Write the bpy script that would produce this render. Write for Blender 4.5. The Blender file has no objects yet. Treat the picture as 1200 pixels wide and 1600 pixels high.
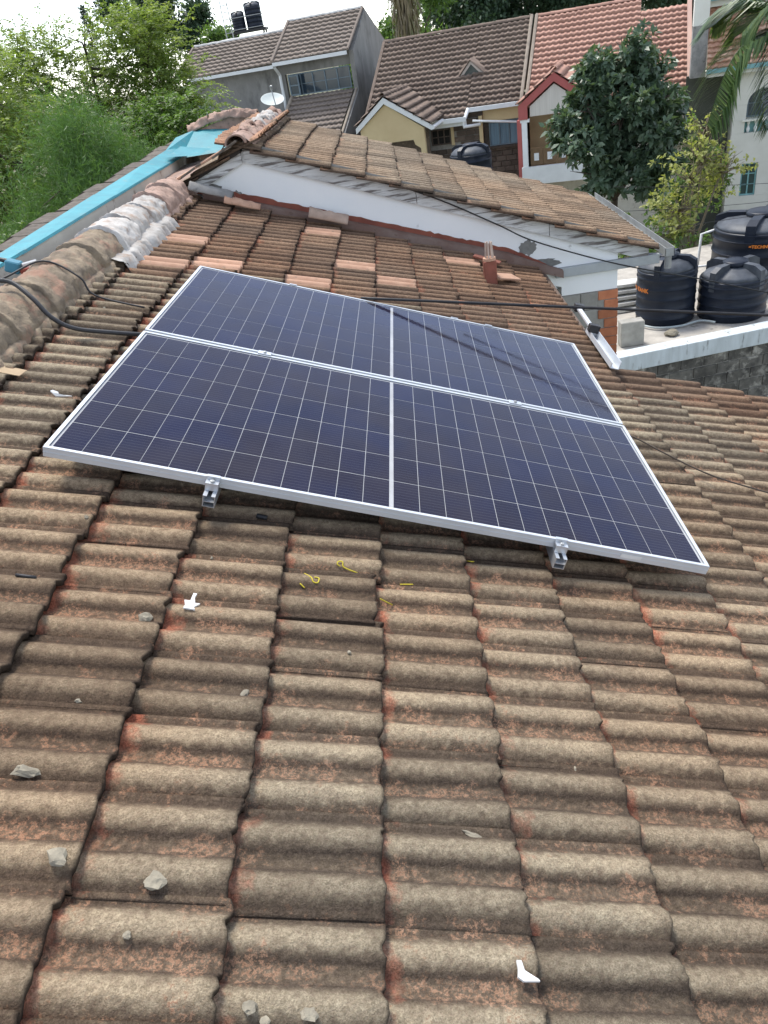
import bpy, bmesh, math, random
import numpy as np
from mathutils import Matrix, Vector, noise as mnoise
R_ = math.radians
scn = bpy.context.scene
COL = scn.collection
rng = np.random.default_rng(7)
random.seed(7)

# ------------------------------------------------------------------ camera
CAM = np.array([1.20815, -2.11619, 0.92909])
RW = np.array([[0.9892988975, -0.0139752679, -0.1452321700],
               [-0.1298373534, -0.5384069800, -0.8326224748],
               [-0.0665578920, 0.8425690570, -0.5344599435]])   # rows: right, down, forward
cd = bpy.data.cameras.new('camera'); cam = bpy.data.objects.new('camera', cd); COL.objects.link(cam)
cd.sensor_fit = 'HORIZONTAL'; cd.sensor_width = 36.0; cd.lens = 34.654; cd.clip_start = .05; cd.clip_end = 900
cam.matrix_world = Matrix([[RW[0][i], -RW[1][i], -RW[2][i], CAM[i]] for i in range(3)] + [[0, 0, 0, 1]])
scn.camera = cam
# ------------------------------------------------------------------ sky, sun, exposure
SUN_EL, SUN_AZ = R_(62), R_(-24)          # azimuth measured from +Y towards +X
w = bpy.data.worlds.new('World'); scn.world = w; w.use_nodes = True
nt = w.node_tree; bg = nt.nodes['Background']
sky = nt.nodes.new('ShaderNodeTexSky'); sky.sky_type = 'NISHITA'; sky.sun_disc = False
sky.sun_elevation = SUN_EL; sky.sun_rotation = SUN_AZ
sky.air_density = 1.0; sky.dust_density = 1.5; sky.ozone_density = 1.5; sky.altitude = 1600
hs = nt.nodes.new('ShaderNodeHueSaturation'); hs.inputs['Saturation'].default_value = .5
nt.links.new(sky.outputs[0], hs.inputs['Color']); nt.links.new(hs.outputs[0], bg.inputs['Color'])
bg.inputs['Strength'].default_value = .12
sd = bpy.data.lights.new('sun', 'SUN'); so = bpy.data.objects.new('sun', sd); COL.objects.link(so)
sd.energy = 1.5; sd.angle = R_(18); sd.color = (1, .95, .87)
sv = Vector((math.sin(SUN_AZ) * math.cos(SUN_EL), math.cos(SUN_AZ) * math.cos(SUN_EL), math.sin(SUN_EL)))
so.rotation_euler = sv.to_track_quat('Z', 'Y').to_euler(); so.location = (0, 0, 30)
vs = scn.view_settings; vs.view_transform = 'Standard'; vs.look = 'None'; vs.exposure = 1.58; vs.gamma = 1; vs.use_curve_mapping = False

# ------------------------------------------------------------------ helpers
LOC = {}
def link(o, parent=None):
    COL.objects.link(o)
    if parent is not None:
        o.parent = parent
        L = LOC.get(parent.name)
        if L is not None: o.matrix_parent_inverse = Matrix.Translation(-Vector(L))
    return o
def thing(name, label, cat, loc=(0, 0, 0), group=None, kind=None):
    o = bpy.data.objects.new(name, None); o.empty_display_size = .1; COL.objects.link(o); o.location = loc
    LOC[o.name] = tuple(loc); tag(o, label, cat, group, kind); return o
def tag(o, label=None, cat=None, group=None, kind=None):
    if label: o['label'] = label
    if cat: o['category'] = cat
    if group: o['group'] = group
    if kind: o['kind'] = kind
    return o
def mesh(name, V, F, smooth=False):
    me = bpy.data.meshes.new(name); me.from_pydata([tuple(map(float, v)) for v in V], [], [tuple(f) for f in F])
    if smooth: me.polygons.foreach_set('use_smooth', [True] * len(me.polygons))
    me.update(); return me
def mk(name, VF, mat, parent=None, smooth=False):
    me = mesh(name, VF[0], VF[1], smooth)
    o = bpy.data.objects.new(name, me)
    if mat: me.materials.append(mat)
    return link(o, parent)
def raw(name, V, F4, mat, parent=None, attr=None, smooth=False):
    """big mesh from numpy arrays: V (n,3), F4 (m,k)"""
    me = bpy.data.meshes.new(name); n, m, k = len(V), len(F4), F4.shape[1]
    me.vertices.add(n); me.vertices.foreach_set('co', np.ascontiguousarray(V, dtype=np.float32).ravel())
    me.loops.add(m * k); me.loops.foreach_set('vertex_index', np.ascontiguousarray(F4, dtype=np.int32).ravel())
    me.polygons.add(m); me.polygons.foreach_set('loop_start', np.arange(0, m * k, k, dtype=np.int32))
    me.polygons.foreach_set('loop_total', np.full(m, k, dtype=np.int32))
    if smooth: me.polygons.foreach_set('use_smooth', np.ones(m, dtype=bool))
    for nm, (dom, arr) in (attr or {}).items():
        a = me.attributes.new(nm, 'FLOAT', dom); a.data.foreach_set('value', np.asarray(arr, dtype=np.float32))
    me.update(calc_edges=True); me.validate()
    o = bpy.data.objects.new(name, me)
    if mat: me.materials.append(mat)
    return link(o, parent)
def join(*vfs):
    V, F = [], []
    for v, f in vfs:
        n = len(V); V += [tuple(x) for x in v]; F += [tuple(i + n for i in q) for q in f]
    return V, F
def box(x0, x1, y0, y1, z0, z1, bev=0.0):
    if bev <= 0:
        V = [(x, y, z) for x in (x0, x1) for y in (y0, y1) for z in (z0, z1)]
        return V, [(0, 1, 3, 2), (4, 6, 7, 5), (0, 4, 5, 1), (2, 3, 7, 6), (0, 2, 6, 4), (1, 5, 7, 3)]
    bm = bmesh.new(); bmesh.ops.create_cube(bm, size=1)
    for v in bm.verts:
        v.co = ((x0 + x1) / 2 + v.co.x * (x1 - x0), (y0 + y1) / 2 + v.co.y * (y1 - y0), (z0 + z1) / 2 + v.co.z * (z1 - z0))
    bmesh.ops.bevel(bm, geom=bm.edges[:], offset=bev, segments=1, affect='EDGES')
    bm.verts.index_update()
    r = [tuple(v.co) for v in bm.verts], [tuple(v.index for v in f.verts) for f in bm.faces]; bm.free(); return r
def xf(VF, M=None, T=(0, 0, 0)):
    V = np.asarray(VF[0], float)
    if M is not None: V = V @ np.asarray(M).T
    return [tuple(v) for v in V + np.asarray(T)], VF[1]
def prism(poly, d0, d1, f):
    """extrude 2-D polygon (p,q) between depths d0,d1; f(p,q,d)->xyz"""
    n = len(poly); V = [f(p, q, d0) for p, q in poly] + [f(p, q, d1) for p, q in poly]
    F = [tuple(range(n)), tuple(reversed(range(n, 2 * n)))] + [(i, n + i, n + (i + 1) % n, (i + 1) % n) for i in range(n)]
    return V, F
def tube(pts, r, n=8, cap=True):
    pts = [Vector(p) for p in pts]; rs = r if hasattr(r, '__len__') else [r] * len(pts)
    V, F = [], []
    for i, p in enumerate(pts):
        d = (pts[min(i + 1, len(pts) - 1)] - pts[max(i - 1, 0)]).normalized()
        a = d.orthogonal() if i == 0 else (a - d * a.dot(d))
        a = a.normalized(); b = d.cross(a)
        for k in range(n):
            t = 2 * math.pi * k / n; V.append(tuple(p + (a * math.cos(t) + b * math.sin(t)) * rs[i]))
    for i in range(len(pts) - 1):
        for k in range(n):
            F.append((i * n + k, i * n + (k + 1) % n, (i + 1) * n + (k + 1) % n, (i + 1) * n + k))
    if cap: F += [tuple(reversed(range(n))), tuple(range((len(pts) - 1) * n, len(pts) * n))]
    return V, F
def lathe(prof, c, n=40):
    V, F = [], []
    for r, z in prof:
        for k in range(n):
            t = 2 * math.pi * k / n; V.append((c[0] + r * math.cos(t), c[1] + r * math.sin(t), c[2] + z))
    m = len(prof)
    for i in range(m - 1):
        for k in range(n): F.append((i * n + k, i * n + (k + 1) % n, (i + 1) * n + (k + 1) % n, (i + 1) * n + k))
    F += [tuple(reversed(range(n))), tuple(range((m - 1) * n, m * n))]
    return V, F
def smoothpath(pts, k=6):
    P = [Vector(p) for p in pts]; out = []
    for i in range(len(P) - 1):
        a, b, c, d = P[max(i - 1, 0)], P[i], P[i + 1], P[min(i + 2, len(P) - 1)]
        for j in range(k):
            t = j / k; out.append(.5 * ((2 * b) + (c - a) * t + (2 * a - 5 * b + 4 * c - d) * t * t + (3 * b - a - 3 * c + d) * t ** 3))
    out.append(P[-1]); return out
def sag(a, b, s, n=16):
    a, b = Vector(a), Vector(b); return [a.lerp(b, i / n) - Vector((0, 0, 4 * s * (i / n) * (1 - i / n))) for i in range(n + 1)]

# ------------------------------------------------------------------ materials
def newmat(name):
    m = bpy.data.materials.new(name); m.use_nodes = True; t = m.node_tree
    return m, t, t.nodes['Principled BSDF']
class NB:
    def __init__(s, t): s.t = t
    def n(s, typ, **kw):
        o = s.t.nodes.new(typ)
        for k, v in kw.items():
            if hasattr(o, k): setattr(o, k, v)
        return o
    def l(s, a, b): s.t.links.new(a, b)
    def pos(s): return s.n('ShaderNodeNewGeometry').outputs['Position']
    def obj(s): return s.n('ShaderNodeTexCoord').outputs['Object']
    def mapv(s, v, sc=(1, 1, 1), rot=(0, 0, 0)):
        m = s.n('ShaderNodeMapping'); m.inputs['Scale'].default_value = sc; m.inputs['Rotation'].default_value = rot; s.l(v, m.inputs['Vector']); return m.outputs[0]
    def noise(s, v, scale, detail=5, rough=.6):
        o = s.n('ShaderNodeTexNoise'); o.inputs['Scale'].default_value = scale; o.inputs['Detail'].default_value = detail; o.inputs['Roughness'].default_value = rough
        s.l(v, o.inputs['Vector']); return o.outputs['Fac']
    def ramp(s, f, a, b, va=0., vb=1.):
        o = s.n('ShaderNodeMapRange'); o.clamp = True
        for i, x in enumerate((a, b, va, vb)): o.inputs[i + 1].default_value = x
        s.l(f, o.inputs[0]); return o.outputs[0]
    def mix(s, f, a, b, typ='MIX'):
        o = s.n('ShaderNodeMix', data_type='RGBA', blend_type=typ)
        for sock, v in ((o.inputs[0], f), (o.inputs[6], a), (o.inputs[7], b)):
            if isinstance(v, (int, float)): sock.default_value = v
            elif isinstance(v, tuple): sock.default_value = (*v[:3], 1)
            else: s.l(v, sock)
        return o.outputs[2]
    def math(s, op, a, b=0.):
        o = s.n('ShaderNodeMath', operation=op)
        for i, v in enumerate((a, b)):
            if isinstance(v, (int, float)): o.inputs[i].default_value = v
            else: s.l(v, o.inputs[i])
        return o.outputs[0]
    def attr(s, nm): return s.n('ShaderNodeAttribute', attribute_name=nm).outputs['Fac']
    def rnd(s): return s.n('ShaderNodeObjectInfo').outputs['Random']
    def bump(s, h, bsdf, dist=.003, st=.6):
        o = s.n('ShaderNodeBump'); o.inputs['Distance'].default_value = dist; o.inputs['Strength'].default_value = st
        s.l(h, o.inputs['Height']); s.l(o.outputs[0], bsdf.inputs['Normal'])
def gmat(name, c1, c2=None, scale=6., rough=.85, bump=.002, bscale=80., c3=None, s3=20., t3=(.58, .68), rnd=.12, metal=0., spec=.35, stretch=(1, 1, 1), lo=.35, hi=.65):
    m, t, b = newmat(name); g = NB(t); p = g.mapv(g.pos(), stretch)
    c2 = c2 or tuple(x * .75 for x in c1)
    col = g.mix(g.ramp(g.noise(p, scale, 6), lo, hi), c1, c2)
    if c3: col = g.mix(g.ramp(g.noise(p, s3, 6, .65), *t3), col, c3)
    if rnd: col = g.mix(1.0, col, g.mix(g.rnd(), (1 - rnd,) * 3, (1 + rnd,) * 3), 'MULTIPLY')
    g.l(col, b.inputs['Base Color']); b.inputs['Roughness'].default_value = rough; b.inputs['Metallic'].default_value = metal
    b.inputs['Specular IOR Level'].default_value = spec
    if bump: g.bump(g.noise(p, bscale, 4), b, bump)
    return m
def tile_mat(name, pale, mid, dark, orange, red, lich=1.0, orange_t=.57):
    m, t, b = newmat(name); g = NB(t); p = g.pos()
    pan = g.attr('pan'); head = g.attr('head'); rv = g.math('FRACT', g.math('ADD', g.rnd(), g.attr('rnd')))
    n1 = g.noise(p, 2.2, 4); n2 = g.noise(p, 38, 6, .7); n3 = g.noise(p, 11, 6, .65); n4 = g.noise(p, 150, 4, .8); n5 = g.noise(p, 24, 7, .75)
    n6 = g.noise(p, 75, 4, .7); n7 = g.noise(p, 260, 3, .7); n0 = g.noise(p, .55, 2)
    # paler on the crest, darker down towards the pan
    crest = g.ramp(g.math('ADD', g.math('SUBTRACT', 1.0, pan), g.math('ADD', g.math('MULTIPLY', g.math('SUBTRACT', n2, .5), .9), g.math('MULTIPLY', g.math('SUBTRACT', n4, .5), .7))), .35, 1.0)
    col = g.mix(crest, dark, mid)
    pl = g.math('ADD', g.math('MULTIPLY', crest, .5), g.math('MULTIPLY', g.math('ADD', n1, g.math('MULTIPLY', rv, .3)), .5))
    col = g.mix(g.ramp(g.math('ADD', pl, g.math('MULTIPLY', g.math('SUBTRACT', n6, .5), .9)), .55, .95, 0, .95 * lich), col, pale)
    # the flat mid pan, rubbed paler and speckled with orange
    pm = g.ramp(pan, .72, .98)
    col = g.mix(g.math('MULTIPLY', pm, g.ramp(n6, .4, .62, .15, .8)), col, mid)
    op = g.math('ADD', g.math('MULTIPLY', n3, .75), g.math('ADD', g.math('MULTIPLY', n6, .35), g.math('ADD', g.math('MULTIPLY', pan, .16), g.math('MULTIPLY', g.math('SUBTRACT', rv, .5), .08))))
    op = g.math('MULTIPLY', g.ramp(op, orange_t + .105, orange_t + .20), g.ramp(g.math('ADD', g.math('MULTIPLY', n4, .7), g.math('MULTIPLY', n6, .3)), .485, .545))
    col = g.mix(g.math('MULTIPLY', op, .9), col, orange)
    # unweathered red strip just below the nose of the tile above
    hd = g.math('ADD', head, g.math('MULTIPLY', g.math('SUBTRACT', n3, .5), .14))
    hr = g.math('MULTIPLY', g.ramp(hd, .06, .03), g.ramp(g.math('ADD', n1, g.math('MULTIPLY', rv, .45)), .50, .64))
    hr = g.math('MULTIPLY', hr, g.ramp(n6, .30, .48, .45, 1))
    col = g.mix(g.math('MULTIPLY', hr, .92), col, red)
    # grain
    col = g.mix(g.ramp(n4, .42, .58, 0, .8), g.mix(1.0, col, (1.3, 1.28, 1.24), 'MULTIPLY'), g.mix(1.0, col, (.56, .54, .50), 'MULTIPLY'))
    col = g.mix(g.ramp(n7, .46, .56, 0, .6), col, g.mix(1.0, col, (.6, .58, .55), 'MULTIPLY'))
    col = g.mix(g.ramp(n6, .70, .78, 0, .5), col, pale)
    col = g.mix(1.0, col, g.mix(rv, (.80, .80, .79), (1.16, 1.14, 1.1)), 'MULTIPLY')
    col = g.mix(g.ramp(n0, .42, .58), col, g.mix(1.0, col, (1.07, .955, .88), 'MULTIPLY'))
    col = g.mix(g.math('MULTIPLY', g.attr('nose'), .9), col, (.030, .021, .016))  # dirt on the noses, with the shadow gap beneath them painted in
    g.l(col, b.inputs['Base Color']); b.inputs['Roughness'].default_value = .93; b.inputs['Specular IOR Level'].default_value = .2
    g.bump(g.math('ADD', g.math('MULTIPLY', n4, .5), g.math('ADD', n2, g.math('MULTIPLY', n3, .8))), b, .009, 1.0)
    return m
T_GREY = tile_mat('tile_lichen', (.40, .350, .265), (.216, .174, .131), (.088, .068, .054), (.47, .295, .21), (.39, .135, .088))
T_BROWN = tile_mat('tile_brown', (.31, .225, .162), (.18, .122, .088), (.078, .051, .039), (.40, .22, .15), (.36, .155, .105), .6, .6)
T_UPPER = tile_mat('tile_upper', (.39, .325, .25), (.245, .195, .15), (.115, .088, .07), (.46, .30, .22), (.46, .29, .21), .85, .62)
T_NEW = gmat('tile_terracotta', (.49, .30, .205), (.41, .235, .155), 14, .85, .003, 120, c3=(.30, .2, .14), s3=30, rnd=.15)
def leaf_mat(name, a, b_, c, trans=.3, rough=.5):
    m, t, b = newmat(name); g = NB(t); r = g.attr('rnd')
    col = g.mix(g.ramp(r, 0, .55), a, b_); col = g.mix(g.ramp(r, .7, 1), col, c)
    g.l(col, b.inputs['Base Color']); b.inputs['Roughness'].default_value = rough; b.inputs['Specular IOR Level'].default_value = .4
    tr = g.n('ShaderNodeBsdfTranslucent'); g.l(g.mix(1.0, col, (1.25, 1.3, .6), 'MULTIPLY'), tr.inputs[0])
    mx = g.n('ShaderNodeMixShader'); mx.inputs[0].default_value = trans
    g.l(b.outputs[0], mx.inputs[1]); g.l(tr.outputs[0], mx.inputs[2]); g.l(mx.outputs[0], t.nodes['Material Output'].inputs[0]); return m
ALU = gmat('aluminium', (.62, .64, .66), (.55, .57, .6), 12, .38, .0005, 300, metal=.75, rnd=.05)
ALUW = gmat('anodised_frame', (.62, .65, .68), (.57, .60, .63), 9, .42, .0004, 300, metal=.35, rnd=.03, spec=.5)
BLACKP = gmat('black_plastic', (.018, .018, .02), (.03, .03, .032), 20, .5, .0006, 200)
WHITEW = gmat('white_wall', (.90, .91, .90), (.86, .88, .88), 3, .9, .002, 90, c3=(.5, .5, .48), s3=6, t3=(.66, .74), rnd=0)
CEMENT = gmat('grey_cement', (.30, .29, .27), (.2, .195, .185), 7, .95, .004, 60, c3=(.13, .125, .115), s3=12)
CEMW = gmat('white_cement', (.55, .53, .50), (.36, .33, .30), 12, .95, .01, 40, c3=(.36, .27, .21), s3=9, t3=(.52, .66))
MORT = gmat('ridge_mortar', (.33, .26, .18), (.17, .135, .10), 11, .95, .02, 30, c3=(.33, .20, .14), s3=6, t3=(.52, .64))
MORTP = gmat('pink_mortar', (.42, .29, .235), (.30, .2, .155), 10, .95, .01, 45, c3=(.2, .155, .125), s3=12, t3=(.54, .66))
REDP = gmat('red_oxide_paint', (.27, .085, .055), (.19, .06, .042), 8, .8, .002, 60, c3=(.5, .42, .38), s3=22, t3=(.66, .72), rnd=0)
WOODP = gmat('peeling_white_board', (.70, .71, .70), (.52, .52, .51), 9, .9, .003, 60, c3=(.17, .155, .145), s3=16, t3=(.50, .60), stretch=(.16, .5, 1.9), rnd=.04)
TEAL = gmat('teal_paint', (.035, .285, .335), (.028, .225, .275), 5, .55, .004, 30, c3=(.10, .235, .25), s3=9, t3=(.56, .7), rnd=.10)
CREAMW = gmat('cream_wall', (.68, .64, .54), (.58, .54, .45), 4, .9, .002, 60, c3=(.36, .3, .23), s3=7)
BRICK = gmat('orange_brick', (.52, .20, .10), (.42, .15, .075), 9, .9, .003, 90, rnd=.18)
BLOCK = gmat('dark_block', (.15, .142, .125), (.06, .057, .052), 6, .95, .006, 45, c3=(.32, .305, .27), s3=5, t3=(.52, .64), rnd=.3)
MORTG = gmat('mortar_joint', (.34, .325, .29), (.24, .23, .205), 9, .95, .004, 60)
COPE = gmat('coping_paint', (.56, .61, .63), (.45, .49, .5), 4, .85, .003, 50, c3=(.17, .17, .165), s3=6, t3=(.58, .7), stretch=(2.5, 1, .5))
SLAB = gmat('slab_concrete', (.46, .43, .38), (.34, .315, .28), 5, .95, .004, 40, c3=(.2, .185, .165), s3=4)
TANK = gmat('tank_plastic', (.010, .014, .024), (.016, .021, .033), 5, .38, .0008, 30, c3=(.06, .062, .066), s3=4, t3=(.64, .82), stretch=(1, 1, .35), spec=.22)
TANKD = gmat('tank_dusty', (.085, .095, .11), (.045, .052, .065), 6, .5, .001, 40, spec=.3)
ORANGE = gmat('orange_lettering', (.75, .22, .03), None, 4, .6, 0, rnd=0)
STEEL = gmat('galvanised', (.40, .41, .41), (.3, .31, .31), 10, .5, .001, 80, metal=.5)
WHITEP = gmat('white_plastic', (.78, .78, .76), (.7, .7, .68), 20, .5, .0005, 100)
YELLOW = gmat('yellow_wire', (.62, .50, .04), None, 10, .5, 0)
CARD = gmat('cardboard', (.50, .38, .24), (.42, .31, .2), 20, .9, .001, 100)
CHIP = gmat('mortar_chip', (.33, .295, .225), (.22, .195, .15), 40, .95, .006, 90)
BARK = gmat('bark', (.12, .095, .075), (.07, .056, .045), 8, .95, .01, 25)

# ------------------------------------------------------------------ ground
GZ = -6.0
GROUND = gmat('ground_earth', (.17, .14, .10), (.10, .12, .05), .6, .95, .02, 8, c3=(.06, .09, .03), s3=1.5)
mk('ground', ([(-300, -100, GZ), (300, -100, GZ), (300, 500, GZ), (-300, 500, GZ)], [(0, 1, 2, 3)]), GROUND)['kind'] = 'structure'

# ------------------------------------------------------------------ the house with the panels
TH = R_(20); CT, ST = math.cos(TH), math.sin(TH)
MH = np.array([[CT, 0, ST], [0, 1, 0], [-ST, 0, CT]])      # roof coordinates (down slope, along ridge, normal) -> world
def rp(a, b, c): return tuple(MH @ np.array([a, b, c]))
GA, PIT, TILT = .3015, .2156, R_(5.5)
LEN = .385
def prof(s):
    h = 0.
    for c in (.054, .1618):
        d = abs(s - c) / .0395
        if d < 1: h = max(h, .0225 * math.cos(d * math.pi / 2) ** .75)
    if s > .2156 and abs(s - .2696) < .0395: h = max(h, .0225 * math.cos(abs(s - .2696) / .0395 * math.pi / 2) ** .75)
    if s < 0 and abs(s + .0538) < .0395: h = max(h, .0225 * math.cos(abs(s + .0538) / .0395 * math.pi / 2) ** .75)
    return h
def tile_arrays(seed):
    r = np.random.default_rng(seed); S = np.linspace(-.004, .2156 + .010, 25)
    lift = [.0045 if s > .2156 - .002 else 0 for s in S]
    P = np.array([prof(s) for s in S])
    P[-2:] += .004                                       # the side lap sits over its neighbour
    jag = r.normal(0, .0026, len(S)); jag = np.convolve(np.pad(jag, 2, 'edge'), np.ones(3) / 3, 'same')[2:-2] * 1.6
    wob = r.normal(0, .0007, len(S))
    rows = [(-LEN, 0), (-.20, 0), (-.05, 0), (-.008, -.0004), (-.002, -.002), (0, -.006), (-.003, -.023), (-.07, -.0205)]
    V, pan, head, nose = [], [], [], []
    for _ in range(int(r.integers(0, 4))):               # chipped lip
        j0 = int(r.integers(1, len(S) - 2)); jag[j0] -= r.uniform(.004, .012); jag[j0 + 1] -= r.uniform(.002, .009)
    for i, (x, dz) in enumerate(rows):
        for j, s in enumerate(S):
            jj = jag[j] if i >= 3 else 0
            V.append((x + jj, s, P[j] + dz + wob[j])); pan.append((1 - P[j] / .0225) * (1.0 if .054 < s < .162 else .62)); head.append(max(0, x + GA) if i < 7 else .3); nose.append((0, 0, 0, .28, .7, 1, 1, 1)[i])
    n = len(S); F = [(i * n + j, (i + 1) * n + j, (i + 1) * n + j + 1, i * n + j + 1) for i in range(len(rows) - 1) for j in range(n - 1)]
    # side skirts
    V = np.array(V); b = len(V); ex = []
    for i in range(6):
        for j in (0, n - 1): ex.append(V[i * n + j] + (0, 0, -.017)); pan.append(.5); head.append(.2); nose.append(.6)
    V = np.vstack([V, ex])
    for i in range(5):
        F.append((i * n, b + 2 * i, b + 2 * i + 2, (i + 1) * n)); F.append((i * n + n - 1, (i + 1) * n + n - 1, b + 2 * i + 3, b + 2 * i + 1))
    return V, np.array(F), np.array(pan), np.array(head), np.array(nose)
TV = [tile_arrays(s) for s in range(8)]
def tile_data(i):
    V, F, pan, head, nose = TV[i]
    me = mesh('tile', V, F.tolist(), True)
    for nm, arr in (('pan', pan), ('head', head), ('nose', nose)):
        a = me.attributes.new(nm, 'FLOAT', 'POINT'); a.data.foreach_set('value', arr.astype(np.float32))
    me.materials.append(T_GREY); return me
TME = [tile_data(i) for i in range(8)]
def tile_frame(a, b, c, basis=MH, mirror=False):
    jt = np.random.default_rng(int(abs(a * 997 + b * 7919) * 10) % 100000)
    cx, sx = math.cos(TILT + jt.normal(0, .006)), math.sin(TILT)
    X = np.array([cx, 0, sx]); Y = np.array([0, 1, 0]); Z = np.array([-sx, 0, cx])
    rz = jt.normal(0, .0075); X, Y = X * math.cos(rz) + Y * math.sin(rz), Y * math.cos(rz) - X * math.sin(rz)
    Rr = basis @ np.stack([X, Y, Z], 1); o = basis @ np.array([a + jt.normal(0, .0055), b + jt.normal(0, .0018), c + jt.normal(0, .002)])
    return Rr, o
def place_tiles(spots, parent, basis, limit=300, pick=None):
    """spots: (a,b,c,material or None). The `limit` best by pick() become objects, the rest one mesh."""
    if pick: spots = sorted(spots, key=pick, reverse=True)
    for i, (a, b, c, m) in enumerate(spots[:limit]):
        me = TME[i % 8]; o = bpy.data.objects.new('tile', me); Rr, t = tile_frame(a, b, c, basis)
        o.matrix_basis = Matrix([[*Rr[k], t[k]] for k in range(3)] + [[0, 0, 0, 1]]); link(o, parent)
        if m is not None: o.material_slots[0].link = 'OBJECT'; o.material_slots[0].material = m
    rest = spots[limit:]
    bym = {}
    for s in rest: bym.setdefault(s[3].name if s[3] else 'g', []).append(s)
    if rest:
        Vs, Fs, pa, he, rn, mi, no, n = [], [], [], [], [], [], [], 0
        mats = [T_GREY] + [m for m in (T_BROWN, T_UPPER, T_NEW)]
        for i, (a, b, c, m) in enumerate(rest):
            V, F, pan, head, nose = TV[i % 8]; no.append(nose); Rr, t = tile_frame(a, b, c, basis)
            Vs.append(V @ Rr.T + t); Fs.append(F + n); n += len(V); pa.append(pan); he.append(head); rn.append(np.full(len(V), random.random()))
            mi += [mats.index(m) if m else 0] * len(F)
        o = raw('more_tiles', np.vstack(Vs), np.vstack(Fs), None, parent, {'pan': ('POINT', np.concatenate(pa)), 'head': ('POINT', np.concatenate(he)), 'rnd': ('POINT', np.concatenate(rn)), 'nose': ('POINT', np.concatenate(no))}, True)
        for m in mats: o.data.materials.append(m)
        o.data.polygons.foreach_set('material_index', mi); o['kind'] = 'stuff'
def project(p):
    q = RW @ (np.asarray(p) - CAM); return q[0] / q[2] * 1155.14 + 600, q[1] / q[2] * 1155.14 + 800, q[2]

house = thing('tiled_house', 'house with a weathered grey brown tiled roof slope carrying two solar panels', 'house', (1.2, 1.2, GZ))
BSPLIT = 2.40; BWALL = 4.78
deck = mk('roof', join(xf(box(-.62, 2.55, -2.2, BWALL - .02, -.24, -.165), MH), xf(box(2.553, 4.1, -2.2, BSPLIT - .05, -.24, -.165), MH)), gmat('roof_felt', (.05, .04, .033), None, 8, .95, 0), house)
B0 = -.63 - .054
def near_pick(s):
    x, y, d = project(rp(s[0] - .15, s[1] + .1, s[2]))
    if d < .2 or not (-80 < x < 1280 and 150 < y < 1720): return -1
    if .25 < s[0] < 2.3 and .12 < s[1] < 2.1: return 0
    return 1 / d
spots = []
NEWT = [(-.32, 3.25), (-.24, 2.68), (.17, 2.98), (.615, 2.80), (.963, 3.536), (1.18, 3.34), (1.30, 3.34), (1.815, 4.33), (.70, 4.45)]
nj0, nj1 = int((-2.2 - B0) / PIT) - 1, int((BWALL - B0) / PIT)
for j in range(nj0, nj1 + 1):
    b = B0 + j * PIT
    far = b + PIT / 2 > BSPLIT
    for k in range(-2, 9 if far else 13):
        a = .217 + GA * k
        if b + PIT > BWALL + .03: continue
        m = T_BROWN if (b > 2.5 + .25 * math.sin(k * 2.1)) or (b > 1.75 and k > 4) else None
        for (na, nb) in NEWT:
            if a - GA < na <= a and b < nb <= b + PIT: m = T_NEW
        spots.append((a, b, -.124, m))
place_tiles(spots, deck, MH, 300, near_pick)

# body of the house under the roof
HW = gmat('house_wall', (.55, .55, .52), (.45, .45, .42), 3, .9, .002, 50)
mk('wall', join(box(-1.0, 2.2, -2.0, 4.7, GZ, -1.35), box(2.203, 3.4, -2.0, 2.0, GZ, -1.75)), HW, house)
# rusty eave gutter along the far section
mk('gutter', tube([rp(2.70, 2.33, -.20), rp(2.70, 3.4, -.195), rp(2.71, 4.74, -.19)], .032, 10), gmat('rusty_gutter', (.10, .07, .055), (.17, .12, .09), 12, .85, .003, 80), house)
mk('fascia', xf(box(2.60, 2.625, 2.36, 4.72, -.36, -.185), MH), gmat('fascia_board', (.16, .12, .09), None, 8, .9, .002, 60), house)

# ridge: bedded half round caps with mortar skirts
def ridge_cap(b0, b1, seed, r=.135, ca=-.60, cc=-.138, rough=.008, flare=.012):
    nb, na = 26, 34; V, F = [], []
    for i in range(nb + 1):
        t = i / nb; b = b0 + (b1 - b0) * t; rr = r + flare * (1 - t) ** 3
        for k in range(na + 1):
            th = math.pi * (k / na) * 1.06 - .03 * math.pi
            p = Vector((ca + rr * 1.12 * math.cos(th), b, cc + rr * 1.06 * math.sin(th)))
            q = rough * mnoise.noise(Vector((p.x * 14, p.y * 11 + seed * 7.3, p.z * 14))) + rough * .55 * mnoise.noise(Vector((p.x * 38, p.y * 34 + seed, p.z * 38))) + rough * .3 * mnoise.noise(Vector((p.x * 95, p.y * 95 + seed, p.z * 95)))
            p.x += q * math.cos(th) * 1.5; p.z += q * math.sin(th) * 1.5
            V.append(rp(*p))
    n = na + 1
    F = [(i * n + k, i * n + k + 1, (i + 1) * n + k + 1, (i + 1) * n + k) for i in range(nb) for k in range(na)]
    for i in (0, nb):
        c = len(V); V.append(rp(ca, b0 if i == 0 else b1, cc)); F += [(i * n + k, c, i * n + k + 1) if i == 0 else (i * n + k + 1, c, i * n + k) for k in range(na)]
    return V, F
ridge = mk('ridge', xf(box(-.70, -.50, -2.2, 4.6, -.14, -.06), MH), MORT, house)
bb = -2.2; i = 0
while bb < 4.35:
    L = .40 if bb < 3.9 else .34
    m = MORT if bb < 2.35 else (CEMW if bb < 3.6 else MORTP)
    o = mk('ridge_cap', ridge_cap(bb, bb + L + .02, i, r=.132 + .006 * math.sin(i * 1.7), ca=-.60 + .008 * math.sin(i * 2.3), rough=.010 if bb < 2.35 else .011), m, ridge, True)
    bb += L; i += 1
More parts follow.
